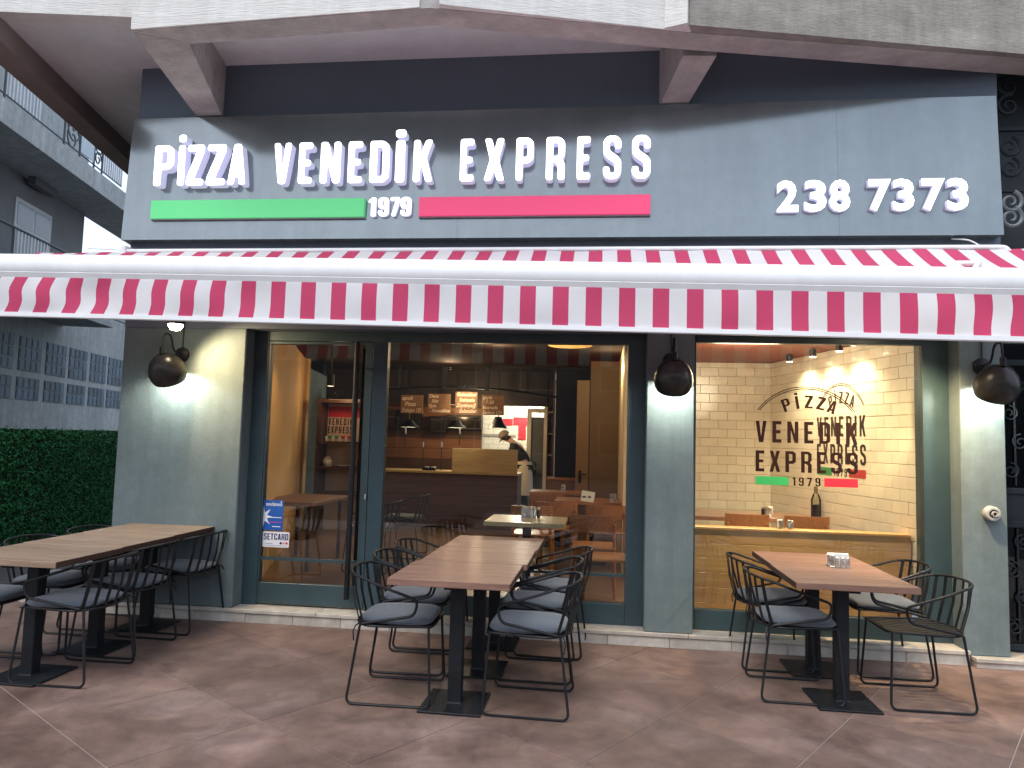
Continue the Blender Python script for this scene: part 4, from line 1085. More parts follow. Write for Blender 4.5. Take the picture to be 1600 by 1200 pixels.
h = MB(); pxbox(h, 750, 678, 806, 683, YK - .012); build(h, 'grey_band', mat('grey_tile', (.30, .29, .26), .4), kl)
# brown wood wall panelling behind the counter, left of the kitchen opening
wp = thing('wood_panelling', 'dark brown board panelling behind the counter under the menu boards', 'panelling', (-2.8, 7.6, ZF))
xa, xb = P(592, 700, 7.6)[0], P(752, 700, 7.6)[0]
for k in range(9):
    h = MB(); z0 = ZF + .25 + k * .19; h.box(xa, xb, 7.6, 7.64, z0 + .002, z0 + .188, c=.003); build(h, 'plank', BROWNW if k % 3 else DARKW, wp)
h = MB(); h.box(xa, xb, 7.64, 7.7, ZF, 2.3); build(h, 'backing', DARKW, wp)
for n_, (u0, v0, u1, v1, lb) in enumerate(((618, 640, 656, 671, 'black oven box behind the counter, left one'), (671, 650, 696, 676, 'small black box on the panelling between two ovens'), (697, 648, 752, 672, 'black oven box behind the counter, right one'))):
    o = thing('oven', lb, 'oven', (P(u0, v1, 7.45)[0], 7.45, P(u0, v1, 7.45)[1]))
    p, q = P(u0, v0, 7.4), P(u1, v1, 7.4)
    h = MB(); h.box(p[0], q[0], 7.4, 7.59, q[1], p[1], c=.008); build(h, 'body', BLACK, o)
    h = MB(); h.box(p[0] + .03, q[0] - .03, 7.392, 7.399, q[1] + .04, p[1] - .04); build(h, 'door', mat('oven_glass', (.01, .008, .006), .15), o)
h = MB(); h.box(-4.6, P(866, 640, 6.3)[0], 6.3, 6.4, P(800, 634, 6.3)[1], 2.62); struct(h, 'wall', mat('bulkhead_paint', (.030, .022, .020), .7))
# counter
YC = 5.70
ct_ = thing('counter', 'long dark red wooden counter with pale top at the back of the room', 'counter', (-2.4, YC, ZF))
xa, xb = -3.95, P(811, 742, YC)[0]
zt_ = P(832, 741, YC)[1]
h = MB(); h.box(xa, xb, YC - .03, YC + .62, zt_ - .035, zt_, c=.004); build(h, 'top', OAKT, ct_)
for k in range(5):
    z0 = ZF + .02 + k * (zt_ - .04 - ZF - .02) / 5; z1 = ZF + .02 + (k + 1) * (zt_ - .04 - ZF - .02) / 5
    h = MB(); h.box(xa, xb - .02, YC, YC + .03, z0 + .002, z1 - .002, c=.003); build(h, 'plank', MAROON, ct_)
h = MB(); h.box(xa, xb - .02, YC + .03, YC + .58, ZF, zt_ - .036); build(h, 'body', DARKW, ct_)
up = thing('counter_screen', 'pale oak screen panel standing on the counter in front of the cook', 'panel', (P(757, 738, YC + .05)[0], YC + .05, zt_))
p, q = P(707, 700, YC + .05), P(808, 738, YC + .05)
h = MB(); h.box(p[0], q[0], YC + .05, YC + .08, zt_, p[1], c=.004); build(h, 'board', OAKT, up)
h = MB(); h.box(p[0] + .05, p[0] + .08, YC + .081, YC + .20, zt_, zt_ + .12); h.box(q[0] - .08, q[0] - .05, YC + .081, YC + .20, zt_, zt_ + .12); build(h, 'foot', OAKT, up)
for u, lb in ((666, 'small dark box with white paper on the counter, left of its neighbour'), (676, 'small dark box on the counter beside the oak screen')):
    x = P(u, 733, YC + .15)[0]; o = thing('till_box', lb, 'box', (x, YC + .15, zt_))
    h = MB(); h.box(x - .05, x + .05, YC + .1, YC + .2, zt_, zt_ + .05, c=.005); build(h, 'body', BLACK, o)
    h = MB(); h.box(x - .02, x + .04, YC + .12, YC + .18, zt_ + .0505, zt_ + .06); build(h, 'paper_slip', PAPER, o)
for u, v0, v1 in ((633, 669, 700), (660, 690, 738), (689, 690, 735), (718, 669, 695)):  # added rods standing in for bright glints behind the counter
    x, z = P(u, v1, YC + .3); zz = P(u, v0, YC + .3)[1]
    o = thing('glint_rod', 'slim steel glint column behind the counter at picture column %d of four' % 1 if False else {633: 'slim steel rod under the left warming lamp', 660: 'slim steel rod added as a glint on the counter, left of two', 689: 'slim steel rod added as a glint on the counter, right of two', 718: 'slim steel rod under the middle warming lamp'}[u], 'glint_rod', (x, YC + .3, zt_))
    h = MB(); h.tube([(x, YC + .3, zt_ if v1 > 730 else z), (x, YC + .3, zz)], .008, 8); build(h, 'column', BLACK, o)
    h = MB(); h.tube([(x, YC + .29, zz - .09), (x, YC + .29, zz)], .013, 8); build(h, 'sleeve', STEEL, o)
# warming lamps with black shades above the counter
for u0, u1, vt, vb, lb, lit in ((622, 655, 656, 667, 'black warming lamp over the counter, leftmost', 1), (696, 729, 657, 668, 'black warming lamp over the counter, middle one', 1), (763, 793, 651, 669, 'black warming lamp above the oak screen beside the cook', 2)):
    y = YC + .35; xc = (P(u0, vb, y)[0] + P(u1, vb, y)[0]) / 2; r = (P(u1, vb, y)[0] - P(u0, vb, y)[0]) / 2; zb = P(u0, vb, y)[1]; zt2 = P(u0, vt, y)[1]
    o = thing('warming_lamp', lb, 'lamp', (xc, y, zb), 'black warming lamps over the counter')
    h = MB(); h.lathe([(r, zb), (r * .55, zb + (zt2 - zb) * .6), (r * .35, zt2), (0, zt2)], 18, Matrix.Translation((xc, y, 0))); build(h, 'lamp_shade', BLACK, o, 40)
    h = MB(); h.lathe([(0, zb + .012), (r * .9, zb + .006), (r * .9, zb + .003)], 18, Matrix.Translation((xc, y, 0))); build(h, 'diffuser', emit('warm_diffuser', (1, .85, .6), 3.0), o)
    h = MB(); h.tube([(xc, y, zt2), (xc, y, 2.6)], .006, 6); build(h, 'cord', BLACK, o)
# header beam with hangers, and four chalk menu boards
hb = thing('hanging_rail', 'dark ceiling rail with hangers carrying the menu boards', 'rail', (-2.4, YC, 2.4))
h = MB(); zr = P(700, 604, YC)[1]; h.tube([(xa, YC, zr - .12), (-2.9, YC, zr - .02), (-2.3, YC, zr), (-1.5, YC, zr - .03), (-.6, YC, zr - .14)], .018, 8); build(h, 'rail', BLACK, hb)
for x in (-3.0, -2.42, -1.75, -1.1): h = MB(); h.box(x - .03, x + .03, YC - .02, YC + .02, zr - .06, 2.62); build(h, 'hanger', BLACK, hb)
BOARD = wood('menu_board_wood', (.16, .075, .035), (.32, .17, .085), 0, .6, .08)
CH2 = mat('chalk', (.92, .72, .55), .8, var=.05)
for u0, v0, u1, v1, txt, lb in ((627, 617, 660.5, 646, ['apuk', 'Pizza', 'Dolaşan 15₺'], 'menu board lettered Pizza, leftmost of the four'),
                                (669, 615, 703.5, 646, ['Dana', 'Söz', 'Epic', 'Venedikte'], 'menu board with an underline below its words, second from left'),
                                (712, 612, 745.5, 647, ['Geleneksel', 'Sebzele', 'Zeytinyağ', 'Salatalar'], 'menu board lettered Salatalar, lit brightest by the spot'),
                                (753, 617, 787, 649, ['çayla', '7.50', 'buarada', 'Sadece 12₺'], 'menu board lettered Sadece, rightmost of the four')):
    y = YC - .04; p, q = P(u0, v0, y), P(u1, v1, y)
    o = thing('menu_board', lb, 'menu board', ((p[0] + q[0]) / 2, y, q[1]), 'chalk menu boards above the counter')
    h = MB(); h.box(p[0], q[0], y - .008, y + .008, q[1], p[1], c=.002); build(h, 'board', BOARD, o)
    h = MB(); h.tube([(p[0] + .04, y, p[1]), (p[0] + .04, y + .03, zr)], .002, 4); h.tube([(q[0] - .04, y, p[1]), (q[0] - .04, y + .03, zr)], .002, 4); build(h, 'cord', BLACK, o)
    hgt = p[1] - q[1]; wd = q[0] - p[0]; n_ = len(txt)
    for k, s in enumerate(txt):
        me = text_mesh(s, hgt / n_ * .95, .0015, .0012, .25)
        xs = [v.co.x for v in me.vertices]; sx = min(1.0, wd * .88 / (max(xs) - min(xs)))
        for v in me.vertices: v.co.x *= sx
        xform(me, Matrix.Translation((p[0] + wd * (.05 + .12 * (k % 2) * (sx > .9)), y - .0095, p[1] - hgt * (k + .8) / n_)) @ UPRIGHT); xform(me, Matrix.Translation(-origin(o)))
        me.materials.clear(); link('lettering', me, CH2, o)
    if 'underline' in lb:
        h = MB(); h.box(p[0] + .02, q[0] - .02, y - .0105, y - .0085, q[1] + .018, q[1] + .022); build(h, 'underline', CH2, o)

# ---- cook
def skin_mesh(name, verts, edges, root=0, sub=2):
    me = bpy.data.meshes.new(name); me.from_pydata([v[:3] for v in verts], edges, []); o = bpy.data.objects.new(name, me); COL.objects.link(o)
    md = o.modifiers.new('s', 'SKIN'); sv = me.skin_vertices[0].data
    for k, v in enumerate(verts):
        r = v[3]; sv[k].radius = (r, r) if not isinstance(r, tuple) else r
    sv[root].use_root = True
    s2 = o.modifiers.new('u', 'SUBSURF'); s2.levels = sub; s2.render_levels = sub
    dg = bpy.context.evaluated_depsgraph_get(); dg.update()
    r = bpy.data.meshes.new_from_object(o.evaluated_get(dg)); bpy.data.objects.remove(o); r.name = name
    r.polygons.foreach_set('use_smooth', [True] * len(r.polygons)); return r
SKINM = mat('skin', (.50, .27, .17), .5, var=.04)
SHIRT = mat('black_shirt', (.012, .012, .014), .8); TROU = mat('dark_trousers', (.016, .018, .026), .8); APR = mat('cream_apron', (.66, .56, .42), .8); CAPM = mat('brown_cap', (.20, .155, .12), .8); SHOE = mat('shoe_leather', (.012, .011, .010), .5)
cxp = P(820, 760, 7.0)[0]
ck = thing('person', 'cook in grey-brown cap, black shirt and pale apron bending over the counter', 'person', (cxp, 7.0, ZF))
V = []; Ed = []
def add(p, r, par=None):
    V.append((*p, r)); k = len(V) - 1
    if par is not None: Ed.append((par, k))
    return k
pel = add((0, 0, .93), .125); sp1 = add((-.05, 0, 1.08), .12, pel); ch_ = add((-.15, 0, 1.24), .135, sp1); nk = add((-.25, 0, 1.37), .055, ch_); hd1 = add((-.31, 0, 1.415), .075, nk); hd2 = add((-.37, 0, 1.45), .082, hd1)
for s in (-1, 1):
    hp = add((.0, s * .095, .88), .088, pel); kn = add((-.015, s * .10, .48), .058, hp); an = add((.03, s * .10, .09), .040, kn); add((-.13, s * .11, .035), .034, an)
    shd = add((-.19, s * .185, 1.29), .058, ch_); el = add((-.27, s * .235, 1.03), .043, shd); wr = add((-.47, s * .16, 1.00), .030, el); pm = add((-.55, s * .14, .99), .034, wr)
    for k in range(4): f1 = add((-.60, s * (.105 + .022 * k), .985 - .004 * k), .0095, pm); add((-.64, s * (.105 + .022 * k), .962), .008, f1)
    t1 = add((-.56, s * .09, .975), .010, pm); add((-.595, s * .075, .955), .009, t1)
bme = skin_mesh('body', V, Ed)
# face: brow, nose, chin pushed out on the head facing -x and down; ears
link('body', bme, SKINM, ck)
fd = Vector((-.72, 0, -.69)); hc = Vector((-.365, 0, 1.445))
h = MB(); h.lathe([(0, .02), (.014, 0), (.012, -.016), (0, -.022)], 8, Matrix.Translation(hc + fd * .088) @ fd.to_track_quat('Z', 'Y').to_matrix().to_4x4()); build(h, 'nose', SKINM, ck, 60, local=True)
for s in (-1, 1):
    h = MB(); h.lathe([(0, .008), (.022, .004), (.026, -.004), (0, -.008)], 10, Matrix.Translation(hc + Vector((.012, s * .080, -.012))) @ Matrix.Rotation(PI / 2, 4, 'X')); build(h, 'ear', SKINM, ck, 60, local=True)
    h = MB(); h.lathe([(0, .006), (.009, 0), (0, -.006)], 8, Matrix.Translation(hc + fd * .078 + Vector((-.03, s * .032, .03)))); build(h, 'eye', BLACK, ck, 60, local=True)
h = MB(); h.box(-.02, .02, -.004, .004, -.004, .004, Matrix.Translation(hc + fd * .080 + Vector((.03, 0, -.034))) @ Matrix.Rotation(PI / 2, 4, 'Z')); build(h, 'mouth', mat('lips', (.36, .12, .09), .5), ck, local=True)
up_ = Vector((-.55, 0, .835)).normalized(); capM = Matrix.Translation(hc + up_ * .004) @ up_.to_track_quat('Z', 'Y').to_matrix().to_4x4()
h = MB(); h.lathe([(.101, .012), (.103, .035), (.094, .072), (.068, .100), (.03, .113), (0, .115)], 20, capM); cpo = build(h, 'cap', CAPM, ck, 60, local=True)
h = MB(); bv = [];
for k in range(11): a = PI * k / 10 - PI / 2; bv.append((math.cos(a) * .100 + .05, math.sin(a) * .082))
BX = fd.normalized(); BZ = (up_ - BX * up_.dot(BX)).normalized(); BY = BZ.cross(BX)
BM = Matrix(((BX.x, BY.x, BZ.x, 0), (BX.y, BY.y, BZ.y, 0), (BX.z, BY.z, BZ.z, 0), (0, 0, 0, 1)))
h.prism(bv, .008, Matrix.Translation(hc + BZ * .022) @ BM @ Matrix.Rotation(math.radians(12), 4, 'Y')); build(h, 'brim', CAPM, cpo, local=True)
h = MB(); h.lathe([(.094, .018), (.099, -.012), (.088, -.045), (.06, -.062)], 18, Matrix.Translation(hc + Vector((.018, 0, .0)))); build(h, 'hair', mat('dark_hair', (.02, .014, .01), .6), ck, 60, local=True)
# clothes on the same skeleton
V = []; Ed = []; pel = add((0, 0, .95), .145); sp1 = add((-.05, 0, 1.08), .138, pel); ch_ = add((-.15, 0, 1.24), .152, sp1); nk = add((-.225, 0, 1.335), .078, ch_)
for s in (-1, 1): shd = add((-.19, s * .185, 1.29), .074, ch_); el = add((-.245, s * .222, 1.12), .062, shd)
link('shirt', skin_mesh('shirt', V, Ed), SHIRT, ck)
V = []; Ed = []; pel = add((0, 0, .92), .140)
for s in (-1, 1): hp = add((.0, s * .095, .87), .100, pel); kn = add((-.015, s * .10, .48), .075, hp); add((.025, s * .10, .12), .060, kn)
link('trousers', skin_mesh('trousers', V, Ed), TROU, ck)
for s in (-1, 1):
    h = MB(); h.box(-.17, .075, s * .105 - .045, s * .105 + .045, 0, .075, c=.025); build(h, 'shoe', SHOE, ck, local=True)
h = MB(); n_ = 14; vs = []
for k in range(n_ + 1):
    a = math.radians(35 + 290 * k / n_)
    for rr in (1.0, 1.03):
        for z, r in ((1.03, .150), (.75, .175), (.46, .190)): vs.append((math.cos(a) * r * rr - .005, math.sin(a) * r * rr * 1.22, z))
fs = []
for k in range(n_):
    for L_ in range(2):
        o0 = k * 6 + L_ * 3; o1 = o0 + 6
        for z in range(2): fs.append((o0 + z, o1 + z, o1 + z + 1, o0 + z + 1))
h.add(vs, fs); build(h, 'apron', APR, ck, 60, local=True)
h = MB(); h.tube([(.14, -.05, 1.03), (.175, -.02, 1.0), (.18, .02, .92), (.17, -.03, .80)], .012, 5); build(h, 'apron_tie', SHIRT, ck, local=True)

# ---- dining tables and chairs inside
def indoor_table(x, y, w_, d_, m, label, h_=.72):
    t = thing('dining_table', label, 'table', (x, y, ZF))
    a = MB(); a.box(-w_ / 2, w_ / 2, -d_ / 2, d_ / 2, h_ - .035, h_, c=.003); build(a, 'tabletop', m, t, local=True)
    a = MB(); a.box(-.035, .035, -.035, .035, .012, h_ - .036, c=.003); build(a, 'column', IRON, t, local=True)
    a = MB(); a.box(-.2, .2, -.2, .2, 0, .012, c=.003); build(a, 'base_plate', IRON, t, local=True)
    return t
def make_wood_chair():
    t = thing('wooden_chair', '', 'chair')
    a = MB(); a.box(-.21, .21, -.21, .21, .43, .452, c=.008); build(a, 'seat', ORANGEW, t, local=True)
    a = MB(); v = []
    for k in range(9):
        q = (k - 4) / 4; yy = q * .215; xx = -.235 + .05 * q * q
        for dx in (0, .014):
            for z in (.585, .735): v.append((xx + dx - (z - .585) * .12, yy, z))
    f = []
    for k in range(8):
        o = k * 4; f += [(o, o + 4, o + 5, o + 1), (o + 2, o + 3, o + 7, o + 6), (o + 1, o + 5, o + 7, o + 3), (o, o + 2, o + 6, o + 4)]
    f += [(0, 1, 3, 2), (32, 34, 35, 33)]
    a.add(v, f); build(a, 'backrest', ORANGEW, t, 40, local=True)
    for sx in (-1, 1):
        for sy in (-1, 1):
            a = MB(); top = (sx * .18 - (.02 if sx < 0 else 0), sy * .185, .43 if sx > 0 else .64)
            a.tube([(sx * .20, sy * .20, 0), (sx * .185, sy * .19, .43)] + ([(-.225, sy * .19, .66)] if sx < 0 else []), [.013, .016] + ([.013] if sx < 0 else []), 8); build(a, 'leg', ORANGEW, t, 40, local=True)
    return t
indoor_table(-.590, .68, .665, .60, OAKT, 'pale oak table just inside the wide window')
indoor_table(-.08, 3.05, .80, .65, ORANGEW, 'orange wooden table with the menu stand, farther inside')
indoor_table(-.52, 4.35, .75, .50, ORANGEW, 'orange wooden table at the back, near the low cupboard')
WC = make_wood_chair()
for x, y, rz, lb in ((-.03, 1.28, PI * .5, 'orange wooden chair right of the pale oak table, back to the window'),
                     (-.42, 2.55, PI * .5, 'orange wooden chair in front of the menu-stand table, left one'),
                     (.10, 2.42, PI * .5, 'orange wooden chair in front of the menu-stand table, right one'),
                     (-.62, 3.75, PI * .5, 'orange wooden chair at the back table beside the cook'),
                     (.10, .62, PI, 'orange wooden chair right beside the window frame'),
                     (-.65, 2.0, PI * .5, 'orange wooden chair standing behind the pale oak table')):
    place(WC, x, y, rz, lb, 'orange wooden chairs inside the room', ZF)
zt3 = ZF + .721
x, y = G(822, 808, zt3); napkin_set(x, y, zt3, 'napkin holder on the pale oak table inside', .09)
for k, (u, mm, lb) in enumerate(((835, STEEL, 'steel shaker beside the napkins on the pale oak table'), (841, BLACK, 'black pepper shaker at the right end on the pale oak table'), (830, WHITE, 'white shaker nearest the napkins on the pale oak table'))):
    xx, yy = G(u, 809, zt3); shaker(xx, yy, zt3, lb, .014, .09, mm)
x, y = G(958, 783, zt3); napkin_set(x, y, zt3, 'white napkin holder on the orange table near the bright wall', .08)
x, y = G(880, 767, zt3); napkin_set(x, y, zt3, 'small white napkin holder on the back table', .06)
x, y = G(917, 784, zt3); t = thing('menu_stand', 'pale menu card leaning on the orange table', 'menu card', (x, y, zt3))
h = MB(); h.box(-.075, .075, -.004, .004, 0, .125, Matrix.Rotation(math.radians(-25), 4, 'X') @ Matrix.Rotation(math.radians(8), 4, 'Y')); build(h, 'card', PAPER, t, local=True)
h = MB(); h.box(-.05, -.012, -.0052, -.0042, .045, .065, Matrix.Rotation(math.radians(-25), 4, 'X')); h.box(.01, .045, -.0052, -.0042, .045, .065, Matrix.Rotation(math.radians(-25), 4, 'X')); build(h, 'print_block', BLACK, t, local=True)
# pendant
px0, px1 = P(856, 540, 1.2), P(926, 540, 1.2); xc = (px0[0] + px1[0]) / 2; r = (px1[0] - px0[0]) / 2; zp = px0[1]
t = thing('pendant_lamp', 'wide golden pendant lamp glowing behind the top of the wide window', 'pendant lamp', (xc, 1.2, zp))
MT = Matrix.Translation((xc, 1.2, 0))
h = MB(); h.lathe([(r, zp), (r * .96, zp + .03), (r * .7, zp + .10), (r * .3, zp + .15), (0, zp + .155)], 28, MT); build(h, 'lamp_shade', BLACK, t, 50)
h = MB(); h.lathe([(r * .985, zp + .002), (r * .94, zp + .028), (r * .68, zp + .094), (r * .28, zp + .14), (0, zp + .145)], 28, MT); build(h, 'shade_lining', mat('gold_lining', (.75, .50, .20), .35, metal=.6), t, 50)
h = MB(); h.lathe([(0, zp + .03), (.04, zp + .04), (.05, zp + .07), (.03, zp + .11), (0, zp + .12)], 14, MT); build(h, 'bulb', emit('pendant_bulb', (1, .80, .48), 10), t, 50)
h = MB(); h.tube([(xc, 1.2, zp + .15), (xc, 1.2, 2.62)], .006, 6); build(h, 'cord', BLACK, t)
point_light('pendant_light', (xc, 1.2, zp + .01), 3.0, (1, .74, .42), .05)

# ---- left side: lit wall, display shelves, wall table
YS = 4.55
ds = thing('display_shelf', 'lit display shelves with the VENEDIK EXPRESS print at the back left', 'shelf', (P(530, 700, YS)[0], YS, ZF))
xa, xb = P(495, 700, YS)[0], P(573, 700, YS)[0]
def zpx(v): return P(530, v, YS)[1]
CREAMB = mat('cream_backboard', (.62, .47, .36), .6)
h = MB(); h.box(xa, xb, YS + .33, YS + .35, ZF, zpx(622)); build(h, 'backboard', CREAMB, ds)
for x in (xa, xb): h = MB(); h.box(x - .02, x + .02, YS, YS + .33, ZF, zpx(622)); build(h, 'upright', DARKW, ds)
for v in (627, 692, 732, 772): h = MB(); h.box(xa + .021, xb - .021, YS + .01, YS + .329, zpx(v) - .02, zpx(v) + .02); build(h, 'shelf_board', DARKW, ds)
h = MB(); h.box(xa + .03, xb - .03, YS + .322, YS + .329, zpx(651), zpx(634)); build(h, 'print_band', VRED, ds)
x1 = P(551, 660, YS + .32)[0]
flat_glyphs(ds, 'VENEDIK', xa + .03, x1, zpx(663.5), zpx(652.5) - zpx(663.5), YS + .327, DECAL, .25)
flat_glyphs(ds, 'EXPRESS', xa + .03, x1, zpx(677), zpx(666) - zpx(677), YS + .327, DECAL, .25)
h = MB(); h.box(xa + .03, xa + .2, YS + .322, YS + .329, zpx(685), zpx(681)); build(h, 'print_green', VGREEN, ds)
h = MB(); h.box(x1 - .2, x1, YS + .322, YS + .329, zpx(685), zpx(681)); build(h, 'print_red', VRED, ds)
GL2 = mat('clear_tumbler', (.75, .75, .72), .06, metal=.3)
for k in range(6):
    xx = xa + .09 + k * .10
    o = thing('glass', ['leftmost', 'second from left', 'third from left', 'third from right', 'second from right', 'rightmost'][k] + ' of six drinking glasses on the upper display shelf', 'glass', (xx, YS + .12, zpx(692) + .02), 'glasses on the display shelf')
    h = MB(); h.lathe([(0, 0), (.02, 0), (.026, .075), (.024, .075), (.018, .004), (0, .004)], 10); build(h, 'tumbler', GL2, o, 50, local=True)
o = thing('jar', 'round glass jar on the lower display shelf', 'jar', (xa + .12, YS + .14, zpx(732) + .02)); h = MB(); h.lathe([(0, 0), (.055, .0), (.075, .04), (.075, .09), (.045, .13), (.045, .145), (0, .15)], 14); build(h, 'bowl', GL2, o, 60, local=True)
o = thing('plate', 'pale plate on the lower display shelf', 'plate', (xa + .36, YS + .14, zpx(732) + .02)); h = MB(); h.lathe([(0, 0), (.05, 0), (.10, .02), (.098, .024), (.05, .006), (0, .006)], 18); build(h, 'dish', WHITE, o, 60, local=True)
point_light('shelf_light', ((xa + xb) / 2, YS - .25, zpx(627) + .1), 5.0, (1, .62, .38), .05)
t = thing('wall_table', 'dark narrow table along the ochre wall, seen through the door', 'table', (-3.2, 2.1, ZF))
h = MB(); h.box(-.30, .35, -.55, .55, .66, .70, c=.003); build(h, 'tabletop', BROWNW, t, local=True)
for sx in (-.22, .28):
    for sy in (-.45, .45): h = MB(); h.box(sx - .02, sx + .02, sy - .02, sy + .02, 0, .659); build(h, 'leg', DARKW, t, local=True)
for x, y, rz, lb in ((-2.35, 1.9, PI, 'black wire chair inside, seen through the glass door'), (-2.28, 2.9, PI, 'black wire chair inside behind the glass door, farther back')):
    place(CH, x, y, rz, lb, 'black wire chairs inside the door', ZF)
spot_light('wall_spot', (-2.75, 1.2, 2.5), (-3.35, 2.0, .9), 20.0, (1, .60, .27), 75, .8, .05)
sp = thing('ceiling_spot', 'black cylinder ceiling spot seen through the door glass', 'spotlight', (P(517, 595, 3.2)[0], 3.2, P(517, 603, 3.2)[1]))
h = MB(); h.lathe([(0, 0), (.045, 0), (.045, .15), (0, .15)], 14); build(h, 'housing', BLACK, sp, 50, local=True)
h = MB(); h.lathe([(0, -.001), (.038, -.001), (.038, -.004), (0, -.004)], 14); build(h, 'lens', emit('warm_lens', (1, .75, .5), 1.5), sp, local=True)
h = MB(); h.tube([(0, 0, .15), (0, 0, 2.62 - P(517, 603, 3.2)[1])], .01, 6); build(h, 'stem', BLACK, sp, local=True)
# room lights: kitchen, boards, bright wall, plus added fills
point_light('kitchen_light', (-1.35, 8.0, 2.35), 95.0, (1, .86, .66), .12)
spot_light('board_spot', (P(727, 600, YC - .5)[0], YC - .55, 2.52), (P(727, 630, YC)[0], YC, 2.0), 34.0, (1, .78, .50), 60, .9, .03)
point_light('counter_light', (-1.9, YC + .3, 1.80), 16.0, (1, .70, .42), .05)
point_light('panel_fill', (-2.5, 6.9, 1.95), 12.0, (1, .62, .32), .08)  # added fill without a fitting, warms the panelling
point_light('wall_light', (.12, 3.3, 2.40), 12.0, (1, .74, .42), .05)
point_light('board_fill', (-2.2, YC - .75, 2.50), 11.0, (1, .70, .42), .05)  # added fill without a fitting, brightens all the menu boards
point_light('hall_light', (-1.2, 3.0, 2.5), 11.0, (1, .66, .38), .10)
for u, v, lb in ((727, 607, 'small black spot above the brightest menu board'),):
    x, z = P(u, v, YC - .1); o = thing('board_spot', lb, 'spotlight', (x, YC - .10, z)); h = MB(); h.lathe([(0, 0), (.03, 0), (.025, .07), (0, .075)], 12, Matrix.Rotation(math.radians(-35), 4, 'X')); build(h, 'housing', BLACK, o, 50, local=True)

# ---- tile room behind the right window
def tile_wall(p0, p1, z0, z1, tw, th, name, label, phase=0.0):
    p0, p1 = Vector(p0), Vector(p1); d = (p1 - p0); Lg = d.length; d.normalize(); ang = math.atan2(d.y, d.x)
    t = thing(name, label, 'tiled wall', (p0.x, p0.y, z0), None, ang)
    b_ = MB(); b_.box(0, Lg, .006, .09, 0, z1 - z0); build(b_, 'grout', GROUT, t, local=True)
    cache = {}
    rows = int((z1 - z0) / th + .999)
    for r in range(rows):
        x = -((r % 2) * tw / 2 + phase); zz = r * th
        hh = min(th, z1 - z0 - zz)
        while x < Lg - .004:
            a, b = max(x, 0), min(x + tw, Lg)
            if b - a > .01 and hh > .01:
                key = (round(b - a, 3), round(hh, 3))
                if key not in cache:
                    m_ = MB(); m_.box(.0016, b - a - .0016, -.002, .006, .0016, hh - .0016, c=.0022); me = m_.mesh('tile'); me.materials.append(TILE); cache[key] = me
                link('tile', cache[key], None, t, (a, random.uniform(-.0008, .0008), zz))
            x += tw
    return t
C0 = (1.928, 2.90); C1 = (2.565, .22)
tile_wall((.44, 2.905), C0, .48, 2.438, .2, .1, 'tile_wall', 'cream tiled back wall of the room behind the right window', .09)
tile_wall(C0, C1, .38, 2.438, .2, .1, 'tile_wall', 'cream tiled side wall carrying the painted logo', .05)
h = MB(); h.box(.42, 1.92, 2.92, 3.0, ZF, .48); struct(h, 'wall', WALL_IN)
# logo painted on the side wall: runs from far to near
dv = Vector((C1[0] - C0[0], C1[1] - C0[1])); Lw = dv.length; ang = math.atan2(dv.y, dv.x)
def on_wall(u, v):
    n = Vector((-dv.y, dv.x)).normalized(); r = _ray(u, v); c = Vector((CAM_LOC[0], CAM_LOC[1]))
    t_ = (Vector(C0) - c).dot(n) / Vector((r[0], r[1])).dot(n); q = c + Vector((r[0], r[1])) * t_
    return (q - Vector(C0)).dot(dv.normalized()), CAM_LOC[2] + r[2] * t_
s0 = on_wall(1277, 665)[0]; s1 = on_wall(1353, 665)[0]; zb_ = on_wall(1353, 748)[1]; KZ = (on_wall(1315, 599)[1] - zb_) / (.921 - .168)
wl_ = thing('wall_logo', 'dark PIZZA VENEDIK EXPRESS 1979 logo painted on the tiled side wall', 'wall sign', (2.1, 1.3, 1.3))
MW = Matrix.Translation((C0[0], C0[1], 0)) @ Matrix.Rotation(ang, 4, 'Z') @ Matrix.Translation((s0, -.0038, zb_)) @ Matrix.Diagonal((1, 1, KZ, 1)) @ Matrix.Translation((0, 0, -.168))
logo(wl_, MW, s1 - s0, mat('brown_paint', (.030, .016, .010), .5), mat('green_paint', (.05, .30, .09), .35), mat('red_paint', (.50, .05, .05), .35))
# oak seat-back partition close to the glass
op = thing('oak_partition', 'low light oak partition of wide boards just inside the right window', 'partition', (.75, .42, ZF))
zz = [ZF, .225, .345, .465, .58, .695, .806]
for k in range(6):
    cuts = sorted([.72, 2.465] + ([random.uniform(1.0, 2.1)] if k % 2 == 0 else []))
    for a_, b_ in zip(cuts, cuts[1:]):
        h = MB(); h.box(a_ + .001, b_ - .001, .56, .585, zz[k] + .001, zz[k + 1] - .001, c=.0016); build(h, 'plank', OAK, op)
h = MB(); h.box(.72, 2.465, .552, .70, .8075, .830, c=.003); build(h, 'ledge', OAK, op)
h = MB(); h.box(.72, 2.465, .586, .69, ZF, .80); build(h, 'core', BROWNW, op)
zl = .831
x, y = G(1240, 835, zl); napkin_set(x, .62, zl, 'small napkin holder on the oak partition ledge', .05, None, .9, .5)
x, y = G(1252, 835, zl); shaker(x - .006, .61, zl, 'steel shaker on the oak partition ledge, left of two', .013, .075); shaker(x + .018, .62, zl, 'steel shaker on the oak partition ledge, right of two', .013, .07)
